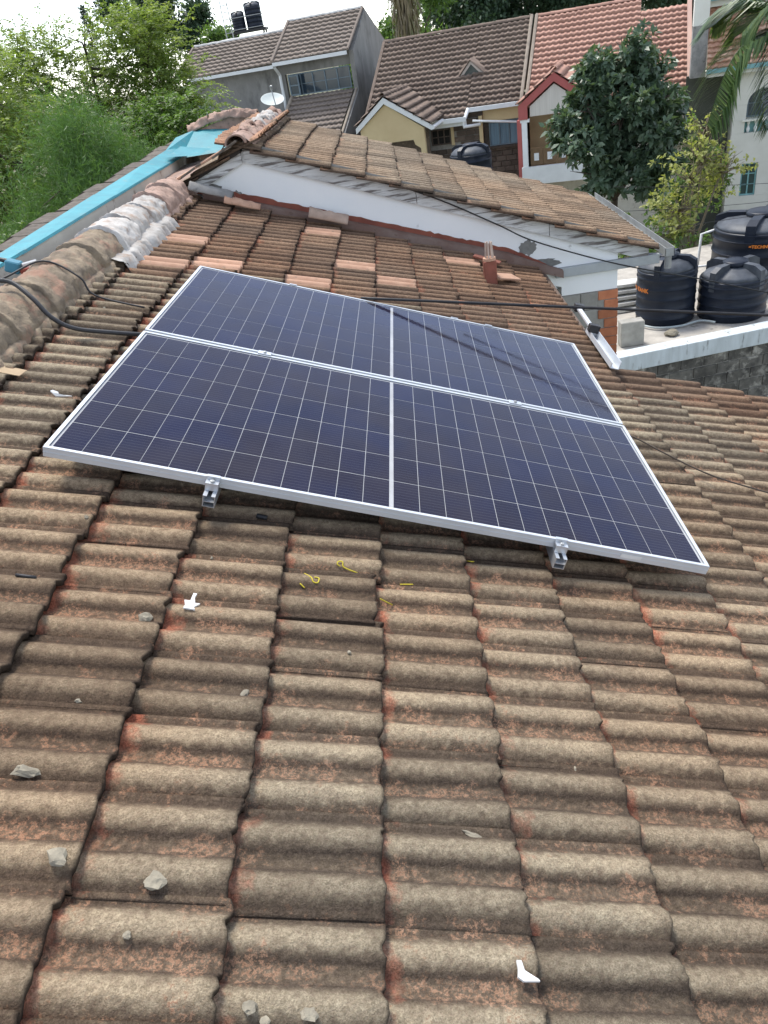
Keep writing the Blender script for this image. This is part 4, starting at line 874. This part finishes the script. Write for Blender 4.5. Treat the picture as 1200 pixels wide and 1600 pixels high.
def dish(c, r, n_, lab, tint):
    t = thing('satellite_dish', lab, 'satellite dish', c, 'satellite dishes on the grey house')
    n_ = Vector(n_).normalized(); q = n_.to_track_quat('Z', 'Y').to_matrix()
    mk('bowl', xf(lathe([(.001, -.0), (r * .5, r * .04), (r * .85, r * .13), (r, r * .2), (r * 1.02, r * .2), (r * .9, r * .12), (r * .5, r * .0), (.02, -r * .04)], (0, 0, 0), 28), np.array(q), c), tint, t, True)
    tip = Vector(c) + n_ * r * .95; lo = Vector(c) + q @ Vector((0, -r, r * .2))
    mk('arm', tube([lo, tip], .02, 6), STEEL, t); mk('receiver', xf(lathe([(.03, 0), (.05, .02), (.05, .14), (.03, .16)], (0, 0, 0), 10), np.array(q), tip), STEEL, t)
    mk('mast', tube([Vector(c) - n_ * .05, Vector(c) - n_ * .25, Vector(c) - n_ * .25 - Vector((0, 0, r * 1.3))], .03, 6), STEEL, t)
dish(gw(-11.07, 26.75, -.42), .42, (.15, -.45, .95), 'pale satellite dish tilted skywards below the white downpipe', gmat('dish_pale', (.55, .60, .58), (.48, .53, .52), 5, .6, 0))
dish(gw(-13.95, 26.75, -.42), .33, (.35, -.9, .45), 'grey satellite dish against the grey wall beside the trees', gmat('dish_grey', (.20, .22, .23), None, 5, .6, 0))
# ---- white house at the right edge
wh = thing('white_house', 'white house with orange tiled mansard, teal trim and arched window', 'house', gw(6, 27, GZ))
VW = 24.28
roof_patch('roof', [(3.47, VW - .1, -1.17), (7.0, VW - .1, -1.17), (7.0, VW + .95, .30), (3.47, VW + .95, .30)], 20, 12, .028, .06, FO, wh)
CW2 = gmat('cream_white_wall', (.74, .73, .66), (.66, .65, .58), 1.5, .9, .001, 30)
mk('fascia', gbox(3.15, 7.0, VW + .75, VW + .98, .30, .44), CW2, wh)
mk('upper_trim', gbox(3.16, 7.0, VW + .55, VW + 1.0, .443, .60), TEALG, wh)
mk('pillar', gbox(3.06, 3.46, VW + .30, VW + .9, -.08, .60), CW2, wh)
mk('pillar_base', gbox(3.06, 3.46, VW + .296, VW + .9, -1.36, -.083), CEMENT, wh)
mk('gutter', gbox(3.46, 7.0, VW - .22, VW - .12, -1.26, -1.16), TEALG, wh)
mk('soffit', gbox(3.46, 7.0, VW - .1, VW + 1.2, -1.36, -1.27), CW2, wh)
arch = [(5.05 + .40 * math.cos(math.pi * i / 12), -2.20 + .38 * math.sin(math.pi * i / 12)) for i in range(13)]
mk('wall', join(gpoly([(4.30, -1.37), (4.30, -2.2), (4.649, -2.2)] + arch[::-1] + [(6.8, -2.2), (6.8, -1.37)], VW + .2, VW + .4),
                gbox(4.30, 4.645, VW + .2, VW + .4, -2.58, -2.203), gbox(5.453, 6.8, VW + .2, VW + .4, -2.58, -2.203),
                gbox(4.30, 4.63, VW + .2, VW + .4, -2.95, -2.583), gbox(6.2, 6.8, VW + .2, VW + .4, -2.95, -2.583), gbox(4.30, 6.8, VW + .2, VW + .4, -3.78, -2.953),
                gbox(4.30, 4.67, VW + .2, VW + .4, -4.70, -3.783), gbox(5.11, 6.8, VW + .2, VW + .4, -4.70, -3.783), gbox(4.30, 6.8, VW + .2, VW + .4, GZ, -4.703)), CW2, wh)
mk('recess', gbox(3.0, 4.29, VW + 1.2, VW + 1.3, GZ, -1.37), gmat('recess_shade', (.075, .08, .065), None, 3, .9, 0), wh)  # dark greenish colour stands in for the recess's shade and greenery
mk('back_wall', gbox(3.47, 6.8, VW + 1.3, VW + 6, GZ, .25), CW2, wh)
window(wh, 4.66, 5.45, VW + .38, -2.56, -1.83, 2, 2, FRAME, name='arched_window')
mk('window_sill', gbox(4.55, 6.2, VW + .12, VW + .45, -2.64, -2.585), CW2, wh)
mk('balustrade_back', gbox(4.63, 6.2, VW + .36, VW + .39, -2.95, -2.643), TEALG, wh)
for i in range(6):
    x = 4.74 + i * .2; mk('baluster', lathe([(.03, 0), (.045, .06), (.055, .1), (.03, .16), (.025, .2), (.045, .26), (.045, .30)], gw(x, VW + .28, -2.95), 10), WH, wh, True)
window(wh, 4.675, 5.105, VW + .33, -4.70, -3.785, 2, 3, TEALG, gmat('green_pane', (.06, .10, .09), None, 3, .3, 0))
# ---- tank by the brown house, tower with tanks, boundary wall
tank('water_tank', (3.62, 21.6, -3.52), .60, 1.28, .20, 'black water tank in front of the brown stone wall of the terraced house', 'dome', 4, .9)
bpy.data.objects['water_tank.003']['group'] = 'black plastic water tanks behind'
t = thing('tank_tower', 'steel tower carrying black tanks far behind the grey house roof', 'tower', (-6.2, 52.2, GZ))
zt_ = 2.4; TX, TY = -6.15, 52.2
legs = [(-.95, -.6), (.95, -.6), (.95, .6), (-.95, .6)]
for lx, ly in legs: mk('leg', tube([(TX + lx * 1.1, TY + ly, GZ), (TX + lx, TY + ly, zt_)], .06, 6), BLACKP, t)
mk('platform', box(TX - 1.1, TX + 1.1, TY - .8, TY + .8, zt_, zt_ + .12), BLACKP, t)
for (lx, ly), (mx_, my_) in zip(legs, legs[1:] + legs[:1]): mk('brace', tube([(TX + lx, TY + ly, .6), (TX + mx_, TY + my_, zt_ - .1)], .04, 5), BLACKP, t)
for z in (.8, 1.6, 2.6, 3.2): mk('rail', join(tube([(TX - 1.1, TY - .8, z), (TX + (1.1 if z > 2 else -.6), TY - .8, z)], .025, 5)), STEEL, t)
mk('ladder', join(tube([(TX - 1.35, TY - .9, GZ), (TX - 1.30, TY - .9, 4.6)], .035, 5), tube([(TX - .95, TY - .9, GZ), (TX - .90, TY - .9, 4.6)], .035, 5), *[tube([(TX - 1.33, TY - .9, z), (TX - .93, TY - .9, z)], .025, 5) for z in np.arange(-1, 4.5, .35)]), STEEL, t)
for nm, c, r, h, lab in (('smaller', (TX - .55, TY, zt_ + .12), .40, .80, 'smaller black tank at left on the steel tower'), ('bigger', (TX + .42, TY, zt_ + .12), 0.50, 1.15, 'bigger black tank at right on the steel tower')):
    q = tank('water_tank', c, r, h, .18, lab, 'dome', 5); q['group'] = 'tanks on the tower'
q = tank('water_tank', (TX - .9, TY + 2.5, .15), .6, .9, .2, 'black tank partly hidden below the tower platform', 'dome', 4); q['group'] = 'tanks on the tower'
mk('tank_stand', box(TX - 1.5, TX - .3, TY + 1.9, TY + 3.1, GZ, .15), CEMENT, t)
bwal = mk('boundary_wall', join(box(3.9, 16, 14.6, 14.85, GZ, -3.9)), STONE); tag(bwal, 'low dark stone boundary wall behind the shrub and tanks', 'wall')
for i in range(4):
    z1 = -3.92 - i * .2; x = 4.0 + .2 * (i % 2)
    while x < 12:
        L = .36 + .12 * random.random(); mk('stone', box(x, x + L, 14.56, 14.62, z1 - .18, z1, .012), STONE, bwal); x += L + .02

# ------------------------------------------------------------------ trees and plants
def unit(a): return a / np.maximum(np.linalg.norm(a, axis=1, keepdims=True), 1e-9)
def leaf_quads(base, dirv, nrm, L, Wd, fold=.15):
    """kite leaves: base (n,3), dirv, nrm unit; two quads per leaf folded on the midrib"""
    n = len(base); side = unit(np.cross(dirv, nrm)); nn = np.cross(side, dirv); L = np.asarray(L).reshape(-1, 1); Wd = np.asarray(Wd).reshape(-1, 1)
    m1 = base + dirv * L * .5; tip = base + dirv * L - nn * L * .12
    a = m1 + side * Wd + nn * Wd * fold; b = m1 - side * Wd + nn * Wd * fold
    V = np.stack([base, a, tip, b], 1).reshape(-1, 3); F = np.arange(4 * n).reshape(n, 4)
    return V, F
def foliage(name, tips, out, parent, mat, mode, K, L, Wd, spr=.3, droop=.25, up=.5, seed=0):
    r = np.random.default_rng(seed); n = len(tips)
    d = unit(out + r.normal(0, .45, (n, 3)) + np.array([0, 0, .15]))
    o = np.repeat(tips, K, 0); D = np.repeat(d, K, 0)
    if mode == 'pinnate':
        t = np.tile(np.linspace(.05, 1, K), n)[:, None]; ln = np.repeat(spr * r.uniform(.6, 1.25, n), K)[:, None]
        pos = o + D * t * ln + np.array([0, 0, -1]) * droop * ln * t ** 2
        sd = unit(np.cross(D, np.array([[0, 0, 1.]])) + r.normal(0, .15, D.shape)) * np.tile(np.where(np.arange(K) % 2, 1, -1), n)[:, None]
        dr = unit(sd + D * .55 + np.array([0, 0, -.3]) + r.normal(0, .22, D.shape))
        nr = unit(np.array([[0, 0, 1.]]) + r.normal(0, .35, D.shape)); taper = (1 - .5 * np.abs(t[:, 0] - .4))
    elif mode == 'rosette':
        pos = o + r.normal(0, .02, o.shape) - D * r.uniform(0, spr, (len(o), 1))
        dr = unit(r.normal(0, .85, o.shape) + D * .9 + np.array([0, 0, -droop])); nr = unit(D + np.array([0, 0, up]) + r.normal(0, .3, o.shape)); taper = r.uniform(.65, 1.15, len(o))
    else:   # needle or small scattered leaves
        pos = o + r.normal(0, spr, o.shape) * np.array([1, 1, .8]); dr = unit(r.normal(0, .6, o.shape) + D * .7 + np.array([0, 0, -droop])); nr = unit(np.array([[0, 0, up]]) + r.normal(0, .5, o.shape)); taper = r.uniform(.6, 1.2, len(o))
    V, F = leaf_quads(pos, dr, nr, L * taper, Wd * taper)
    tone = np.clip(np.repeat(r.uniform(0, 1, n), K) * .6 + r.uniform(0, 1, n * K) * .4, 0, 1)
    return raw(name, V, F, mat, parent, {'rnd': ('FACE', tone)})
def blob_points(blobs, n, r, shell=.55):
    vol = np.array([b[1][0] * b[1][1] * b[1][2] for b in blobs]) ** .7; idx = r.choice(len(blobs), n, p=vol / vol.sum())
    q = unit(r.normal(0, 1, (n, 3))); rad = (shell + (1 - shell) * r.uniform(0, 1, n) ** .8)[:, None]
    C_ = np.array([b[0] for b in blobs])[idx]; S = np.array([b[1] for b in blobs])[idx]
    return C_ + q * S * rad, q
def limbs(base, blobs, r0, seed, per=4):
    rr = np.random.default_rng(seed); b = Vector(base); cs_ = [Vector(c) for c, _ in blobs]; top = sum(cs_, Vector()) / len(cs_)
    fork = b.lerp(Vector((top.x, top.y, min(c.z - s[2] for c, (_, s) in zip(cs_, blobs)))), .95); parts = [tube(smoothpath([b, b.lerp(fork, .5) + Vector((rr.normal(0, .08), rr.normal(0, .08), 0)), fork], 3), [r0 * (1.15 - .04 * i) for i in range(7)], 8)]
    for c, (cc, s) in zip(cs_, blobs):
        mid = fork.lerp(c, .5) + Vector(rr.normal(0, .12 * s[0], 3)); parts.append(tube(smoothpath([fork, mid, c], 4), [r0 * (.62 - .05 * i) for i in range(9)], 6))
        for k in range(per):
            q = unit(rr.normal(0, 1, (1, 3)))[0]; e = c + Vector(q * np.array(s) * .9); m = c.lerp(e, .5) + Vector(rr.normal(0, .1 * s[0], 3))
            parts.append(tube([c.lerp(mid, .2 * k / per), m, e], [r0 * .24, r0 * .15, r0 * .05], 5))
    return join(*parts)
def tree(name, label, base, blobs, n, mat, mode, K, L, Wd, r0=.09, seed=1, shell=.5, group='trees', per=4, bark=BARK, clump=0, cr=.2, **kw):
    t = thing(name, label, 'tree', base, group); r = np.random.default_rng(seed)
    mk('trunk', limbs(base, blobs, r0, seed, per), bark, t, True)
    p, q = blob_points(blobs, n, r, shell)
    if clump:
        nc = max(3, int(n / clump)); pc_, qc = blob_points(blobs, nc, r, shell); ix = r.integers(0, nc, n); p = pc_[ix] + r.normal(0, 1, (n, 3)) * cr * np.array([1, 1, .75]); q = unit(qc[ix] * .6 + (p - pc_[ix]) / cr * .5 + np.array([0, 0, .2]))
    foliage('crown', p, q, t, mat, mode, K, L, Wd, seed=seed + 50, **kw); return t
LF1 = leaf_mat('leaf_fresh', (.135, .20, .055), (.205, .275, .085), (.33, .36, .13), .5)
LF2 = leaf_mat('leaf_mid', (.08, .155, .042), (.125, .21, .06), (.2, .28, .085), .45)
LF3 = leaf_mat('leaf_needle', (.075, .15, .046), (.105, .20, .06), (.16, .25, .08), .4)
LF4 = leaf_mat('leaf_dark_glossy', (.062, .108, .064), (.11, .165, .105), (.22, .275, .19), .25, .36)
LF5 = leaf_mat('leaf_yellow', (.24, .28, .08), (.37, .39, .14), (.52, .51, .25), .4)
LF6 = leaf_mat('leaf_far', (.035, .068, .038), (.05, .09, .048), (.075, .12, .06), .2)
LF7 = leaf_mat('leaf_palm', (.045, .085, .028), (.075, .13, .04), (.15, .20, .06), .25, .38)
LFD = leaf_mat('leaf_dead', (.16, .13, .08), (.22, .18, .10), (.13, .14, .06), .2)
# left: feathery trees beyond the parapet
tree('feathery_tree', 'yellow green feathery tree with dark bare limbs at the left edge', (-5.6, 10.8, GZ), [((-4.75, 10.7, 1.0), (.75, .7, .55)), ((-5.2, 10.6, .7), (1.0, .9, .7)), ((-5.4, 10.6, -.1), (1.1, .9, .8)), ((-4.3, 10.3, .1), (.8, .8, .6)), ((-4.4, 10.2, -.7), (.8, .8, .6)), ((-5.0, 10.0, -1.5), (1.3, .9, .9))], 2300, LF1, 'pinnate', 20, .085, .018, .10, 3, .3, spr=.36, droop=.45, per=7, clump=22, cr=.22)
tree('feathery_tree', 'tall light green feathery tree left of the grey house roof', (-3.6, 13.2, GZ), [((-3.7, 13.0, 1.35), (.85, .8, .6)), ((-2.75, 13.0, 1.15), (.75, .8, .65)), ((-4.6, 13.0, 1.15), (.9, .9, .7)), ((-5.5, 13.2, 1.1), (.8, .8, .6)), ((-3.2, 12.6, .3), (1.2, .9, .9)), ((-2.45, 12.9, .55), (.5, .7, .6)), ((-2.7, 12.8, -.4), (.9, .9, .8))], 3600, LF1, 'pinnate', 18, .085, .018, .10, 8, .35, spr=.34, droop=.4, per=5, clump=22, cr=.24)
tree('feathery_tree', 'mid green feathery tree close against the white downpipe', (-2.4, 11.6, GZ), [((-2.25, 11.3, .05), (.5, .6, .6)), ((-2.35, 11.0, -.5), (.7, .7, .6)), ((-1.95, 11.2, -.45), (.35, .5, .45))], 1100, LF2, 'pinnate', 18, .085, .019, .08, 12, .35, spr=.32, droop=.4, per=4, clump=20, cr=.2)
tree('needle_tree', 'soft fine needled dark green tree just behind the teal capping', (-2.9, 8.4, GZ), [((-2.65, 8.5, .30), (.58, .6, .45)), ((-2.25, 8.7, -.05), (.6, .6, .45)), ((-2.9, 8.2, -.3), (.8, .7, .6)), ((-2.3, 8.2, -.7), (.85, .8, .6)), ((-3.4, 7.9, -.9), (.9, .8, .7)), ((-1.95, 9.2, -.45), (.42, .6, .45))], 4200, LF3, 'scatter', 24, .11, .0038, .07, 15, .25, spr=.085, droop=.05, up=.2, per=6, clump=30, cr=.18)
tree('bush', 'low green bush at the left edge below the feathery tree', (-4.2, 6.6, GZ), [((-3.9, 6.9, -1.0), (.8, .7, .6)), ((-3.2, 6.6, -1.25), (.9, .7, .55)), ((-4.6, 7.6, -1.1), (.8, .8, .7))], 1300, LF2, 'pinnate', 16, .07, .018, .06, 19, .3, spr=.28, droop=.35, per=5, clump=20, cr=.2)
tree('sparse_tree', 'thin sparse tree against the sky at the far left', (-9.0, 20, GZ), [((-7.9, 19.0, 1.9), (.8, .7, .5)), ((-8.7, 19.2, 1.6), (.7, .7, .6)), ((-7.2, 19.0, 2.1), (.5, .5, .5))], 330, LF2, 'pinnate', 12, .08, .015, .06, 23, .2, spr=.3, droop=.3, per=8)
# right: dark broadleaf tree, shrub, palm
tree('broadleaf_tree', 'dense dark green broadleaf tree in front of the red roofed house', (6.5, 16.9, GZ), [((6.2, 17.2, -.55), (.45, .6, .5)), ((7.0, 17.2, -.45), (.5, .6, .5)), ((5.85, 16.9, -1.05), (.6, .65, .5)), ((7.35, 17.0, -1.15), (.65, .65, .5)), ((6.5, 16.6, -1.45), (1.0, .8, .7)), ((5.55, 16.6, -1.85), (.65, .6, .45)), ((7.5, 16.7, -1.85), (.6, .6, .5)), ((6.0, 16.4, -2.4), (.75, .7, .5)), ((7.0, 16.4, -2.45), (.8, .7, .5)), ((6.75, 17.2, -.1), (.32, .4, .36)), ((6.05, 17.2, -.25), (.22, .3, .3)), ((7.45, 17.2, -.6), (.3, .3, .3)), ((5.3, 16.8, -1.35), (.3, .3, .25))], 1900, LF4, 'rosette', 11, .20, .048, .09, 31, .5, spr=.16, droop=.35, up=.8, per=5, clump=13, cr=.15)
tree('twiggy_shrub', 'sparse yellow green twiggy shrub between the dark tree and white house', (7.35, 14.0, GZ), [((7.5, 14.2, -2.0), (.7, .6, .65)), ((7.0, 13.9, -2.9), (.6, .6, .5)), ((7.9, 14.2, -2.3), (.55, .5, .55)), ((7.2, 14.0, -2.3), (.5, .5, .5)), ((6.9, 13.7, -3.3), (.7, .5, .5)), ((7.6, 14.4, -1.5), (.45, .45, .35))], 300, LF5, 'rosette', 6, .10, .032, .05, 37, .3, group=None, spr=.12, droop=.2, up=.6, per=34, clump=10, cr=.16, bark=gmat('pale_bark', (.24, .20, .14), (.17, .14, .1), 9, .95, .004, 30))
tree('shrub', 'dull green shrub low behind the yellow twiggy one', (6.4, 13.2, GZ), [((6.2, 13.3, -3.55), (.9, .5, .5)), ((7.3, 13.2, -3.9), (.8, .5, .5)), ((5.4, 13.2, -3.9), (.7, .5, .5)), ((8.3, 13.4, -3.8), (.8, .5, .6))], 600, LF2, 'rosette', 7, .10, .028, .05, 41, .3, group=None, spr=.1, droop=.3, per=4, clump=12, cr=.18)
tree('leafy_shrub', 'tall green shrub filling the gap beside the white house', (8.9, 18.2, GZ), [((8.75, 18.2, -2.2), (.55, .5, .6)), ((8.8, 18.0, -3.0), (.7, .5, .7)), ((8.4, 17.9, -3.7), (.8, .5, .6)), ((9.2, 18.0, -3.6), (.6, .5, .6))], 420, LF2, 'rosette', 9, .13, .036, .05, 43, .3, group=None, spr=.12, droop=.3, per=5, clump=10, cr=.2)
def frond(P, parent, mat, seed, L=.86, n=110):
    r = np.random.default_rng(seed); P = smoothpath(P, 8); mk('stalk', tube(P, [.018 * (1 - .8 * i / (len(P) - 1)) for i in range(len(P))], 6), mat, parent, True)
    A = np.array([tuple(p) for p in P]); T = unit(np.gradient(A, axis=0)); t = np.linspace(.12, 1, n) * (len(A) - 1); i0 = np.minimum(t.astype(int), len(A) - 2); f = (t - i0)[:, None]
    pos = A[i0] * (1 - f) + A[i0 + 1] * f; D = T[i0]; V, F, k = [], [], 0
    for sg in (-1, 1):
        sd = unit(np.cross(D, np.array([[0, 0, 1.]]))) * sg; s = np.linspace(.12, 1, n)
        ln = L * np.sin(np.pi * (.12 + .80 * s)) ** .6 * r.uniform(.85, 1.1, n)
        d0 = unit(sd * .9 + D * .8 + np.array([0, 0, .05]) + r.normal(0, .06, D.shape)); d1 = unit(sd * .55 + D * .8 + np.array([0, 0, -.75]) + r.normal(0, .08, D.shape))
        m = pos + d0 * ln[:, None] * .45; e = m + d1 * ln[:, None] * .55; wv = unit(np.cross(d0, np.array([[0, 0, 1.]]) + .3 * sd)) * .023
        V.append(np.stack([pos - wv * .6, pos + wv * .6, m + wv, m - wv, e], 1).reshape(-1, 3)); b = np.arange(n) * 5 + k
        F += [np.stack([b, b + 1, b + 2, b + 3], 1), np.stack([b + 3, b + 2, b + 4, b + 4], 1)]; k += 5 * n
    V = np.vstack(V); q = np.vstack(F); me = mesh('leaflets', V, [tuple(dict.fromkeys(x)) for x in q.tolist()])
    a = me.attributes.new('rnd', 'FLOAT', 'FACE'); a.data.foreach_set('value', r.uniform(0, 1, len(me.polygons)).astype(np.float32)); me.materials.append(mat); return link(bpy.data.objects.new('leaflets', me), parent)
pc = Vector((8.85, 13.4, .12)); pt = thing('palm_tree', 'palm with long drooping fronds hanging in from the right edge', 'palm', (8.5, 13.4, GZ))
mk('trunk', tube([(9.6, 13.45, GZ), (9.4, 13.4, -2.5), tuple(pc)], [.17, .14, .12], 10), BARK, pt, True)
for i, (mid, end) in enumerate((((7.50, 12.9, -.12), (6.80, 12.3, -1.15)), ((8.2, 12.7, -.05), (7.85, 12.0, -1.25)), ((8.1, 13.3, .36), (7.65, 13.2, .10)), ((8.0, 13.9, .5), (7.6, 14.5, .2)), ((8.9, 12.8, .2), (9.4, 12.1, -.9)), ((9.1, 13.6, .4), (10.0, 13.9, -.4)), ((8.6, 14.1, .5), (8.8, 15.0, -.2)), ((8.5, 12.75, .3), (8.6, 11.9, -.8)))):
    frond([pc, Vector(mid), Vector(end)], pt, LF7, 60 + i)
# background: tall trees on the skyline
for i, (x, y, z, s, lab, m, nn) in enumerate(((-15.8, 68, 5.2, 3.0, 'tall dark tree on the skyline left of the tank tower', LF6, 620), (-12.6, 66, 3.6, 1.7, 'narrow dark tree on the skyline just left of the tank tower', LF6, 260), (-10.3, 64, 2.3, 1.1, 'small light tree on the skyline at the foot of the tank tower', LF2, 140),
        (3.2, 56, .6, 3.0, 'light green tree rising behind the grey gable', LF2, 620), (9.2, 62, 2.2, 5.2, 'hazy dark tree behind the brown roof ridge', LF6, 1500), (15.5, 60, 2.6, 5.2, 'largest dark tree behind the junction of brown and red roofs', LF6, 1500), (22.5, 60, 2.2, 5.0, 'dark spreading tree behind the red roof ridge', LF6, 1400), (29, 62, 1.2, 4.6, 'dark tree behind the right end of the red roof', LF6, 1100), (6.3, 74, 3.4, 3.4, 'thin open tree against the sky above the brown roof', LF6, 200))):
    rr = np.random.default_rng(200 + i); blobs = [((x, y, z), (s * .6, s * .6, s * .62))] + [((x + rr.normal(0, .5) * s, y + rr.normal(0, .4) * s, z + rr.normal(-.1, .42) * s), (s * .42, s * .42, s * .36)) for _ in range(6)]
    tree('background_tree', lab, (x, y, GZ), blobs, nn, m, 'scatter', 22, .34, .085, .22, 300 + i, .35, 'trees on the skyline', spr=.34, droop=.2, up=.5, per=4, clump=10, cr=.1 * s)
ct = thing('conifer', 'thin conifer tip poking above the left trees', 'tree', (-15.2, 50, GZ), 'trees on the skyline')
mk('trunk', tube([(-15.2, 50, GZ), (-15.2, 50, 5.15)], [.16, .02], 6), BARK, ct)
tp_, to_ = [], []
for z in np.arange(1.0, 5.1, .22):
    for k in range(6):
        an = rng.uniform(0, 6.28)
        for q in np.linspace(.15, 1, 5): rad = (5.3 - z) * .26 * q; tp_.append((-15.2 + rad * math.cos(an), 50 + rad * math.sin(an), z - .1 * q)); to_.append((math.cos(an), math.sin(an), -.1))
foliage('crown', np.array(tp_), np.array(to_), ct, LF6, 'scatter', 5, .16, .03, spr=.05, seed=5)
# drooping palm skirt beside the grey gable
sk = thing('shaggy_palm', 'shaggy palm with hanging dead leaves above the grey gable', 'palm', (2.9, 40, GZ))
mk('trunk', tube([(2.9, 40, GZ), (2.95, 40, 3.6)], [.25, .2], 8), BARK, sk)
r = np.random.default_rng(9); n = 900; an = r.uniform(0, 6.28, n); z = r.uniform(.9, 3.6, n); ra = r.uniform(.15, .62, n) * (1 + .25 * (z - .9) / 2.7)
V, F = leaf_quads(np.stack([2.93 + ra * np.cos(an), 40 + ra * np.sin(an), z], 1), unit(np.stack([.25 * np.cos(an), .25 * np.sin(an), -np.ones(n)], 1) + r.normal(0, .12, (n, 3))), np.stack([np.cos(an), np.sin(an), .2 * np.ones(n)], 1), r.uniform(.5, 1.0, n), np.full(n, .035))
raw('dead_leaves', V, F, LFD, sk, {'rnd': ('FACE', r.uniform(0, 1, n))})
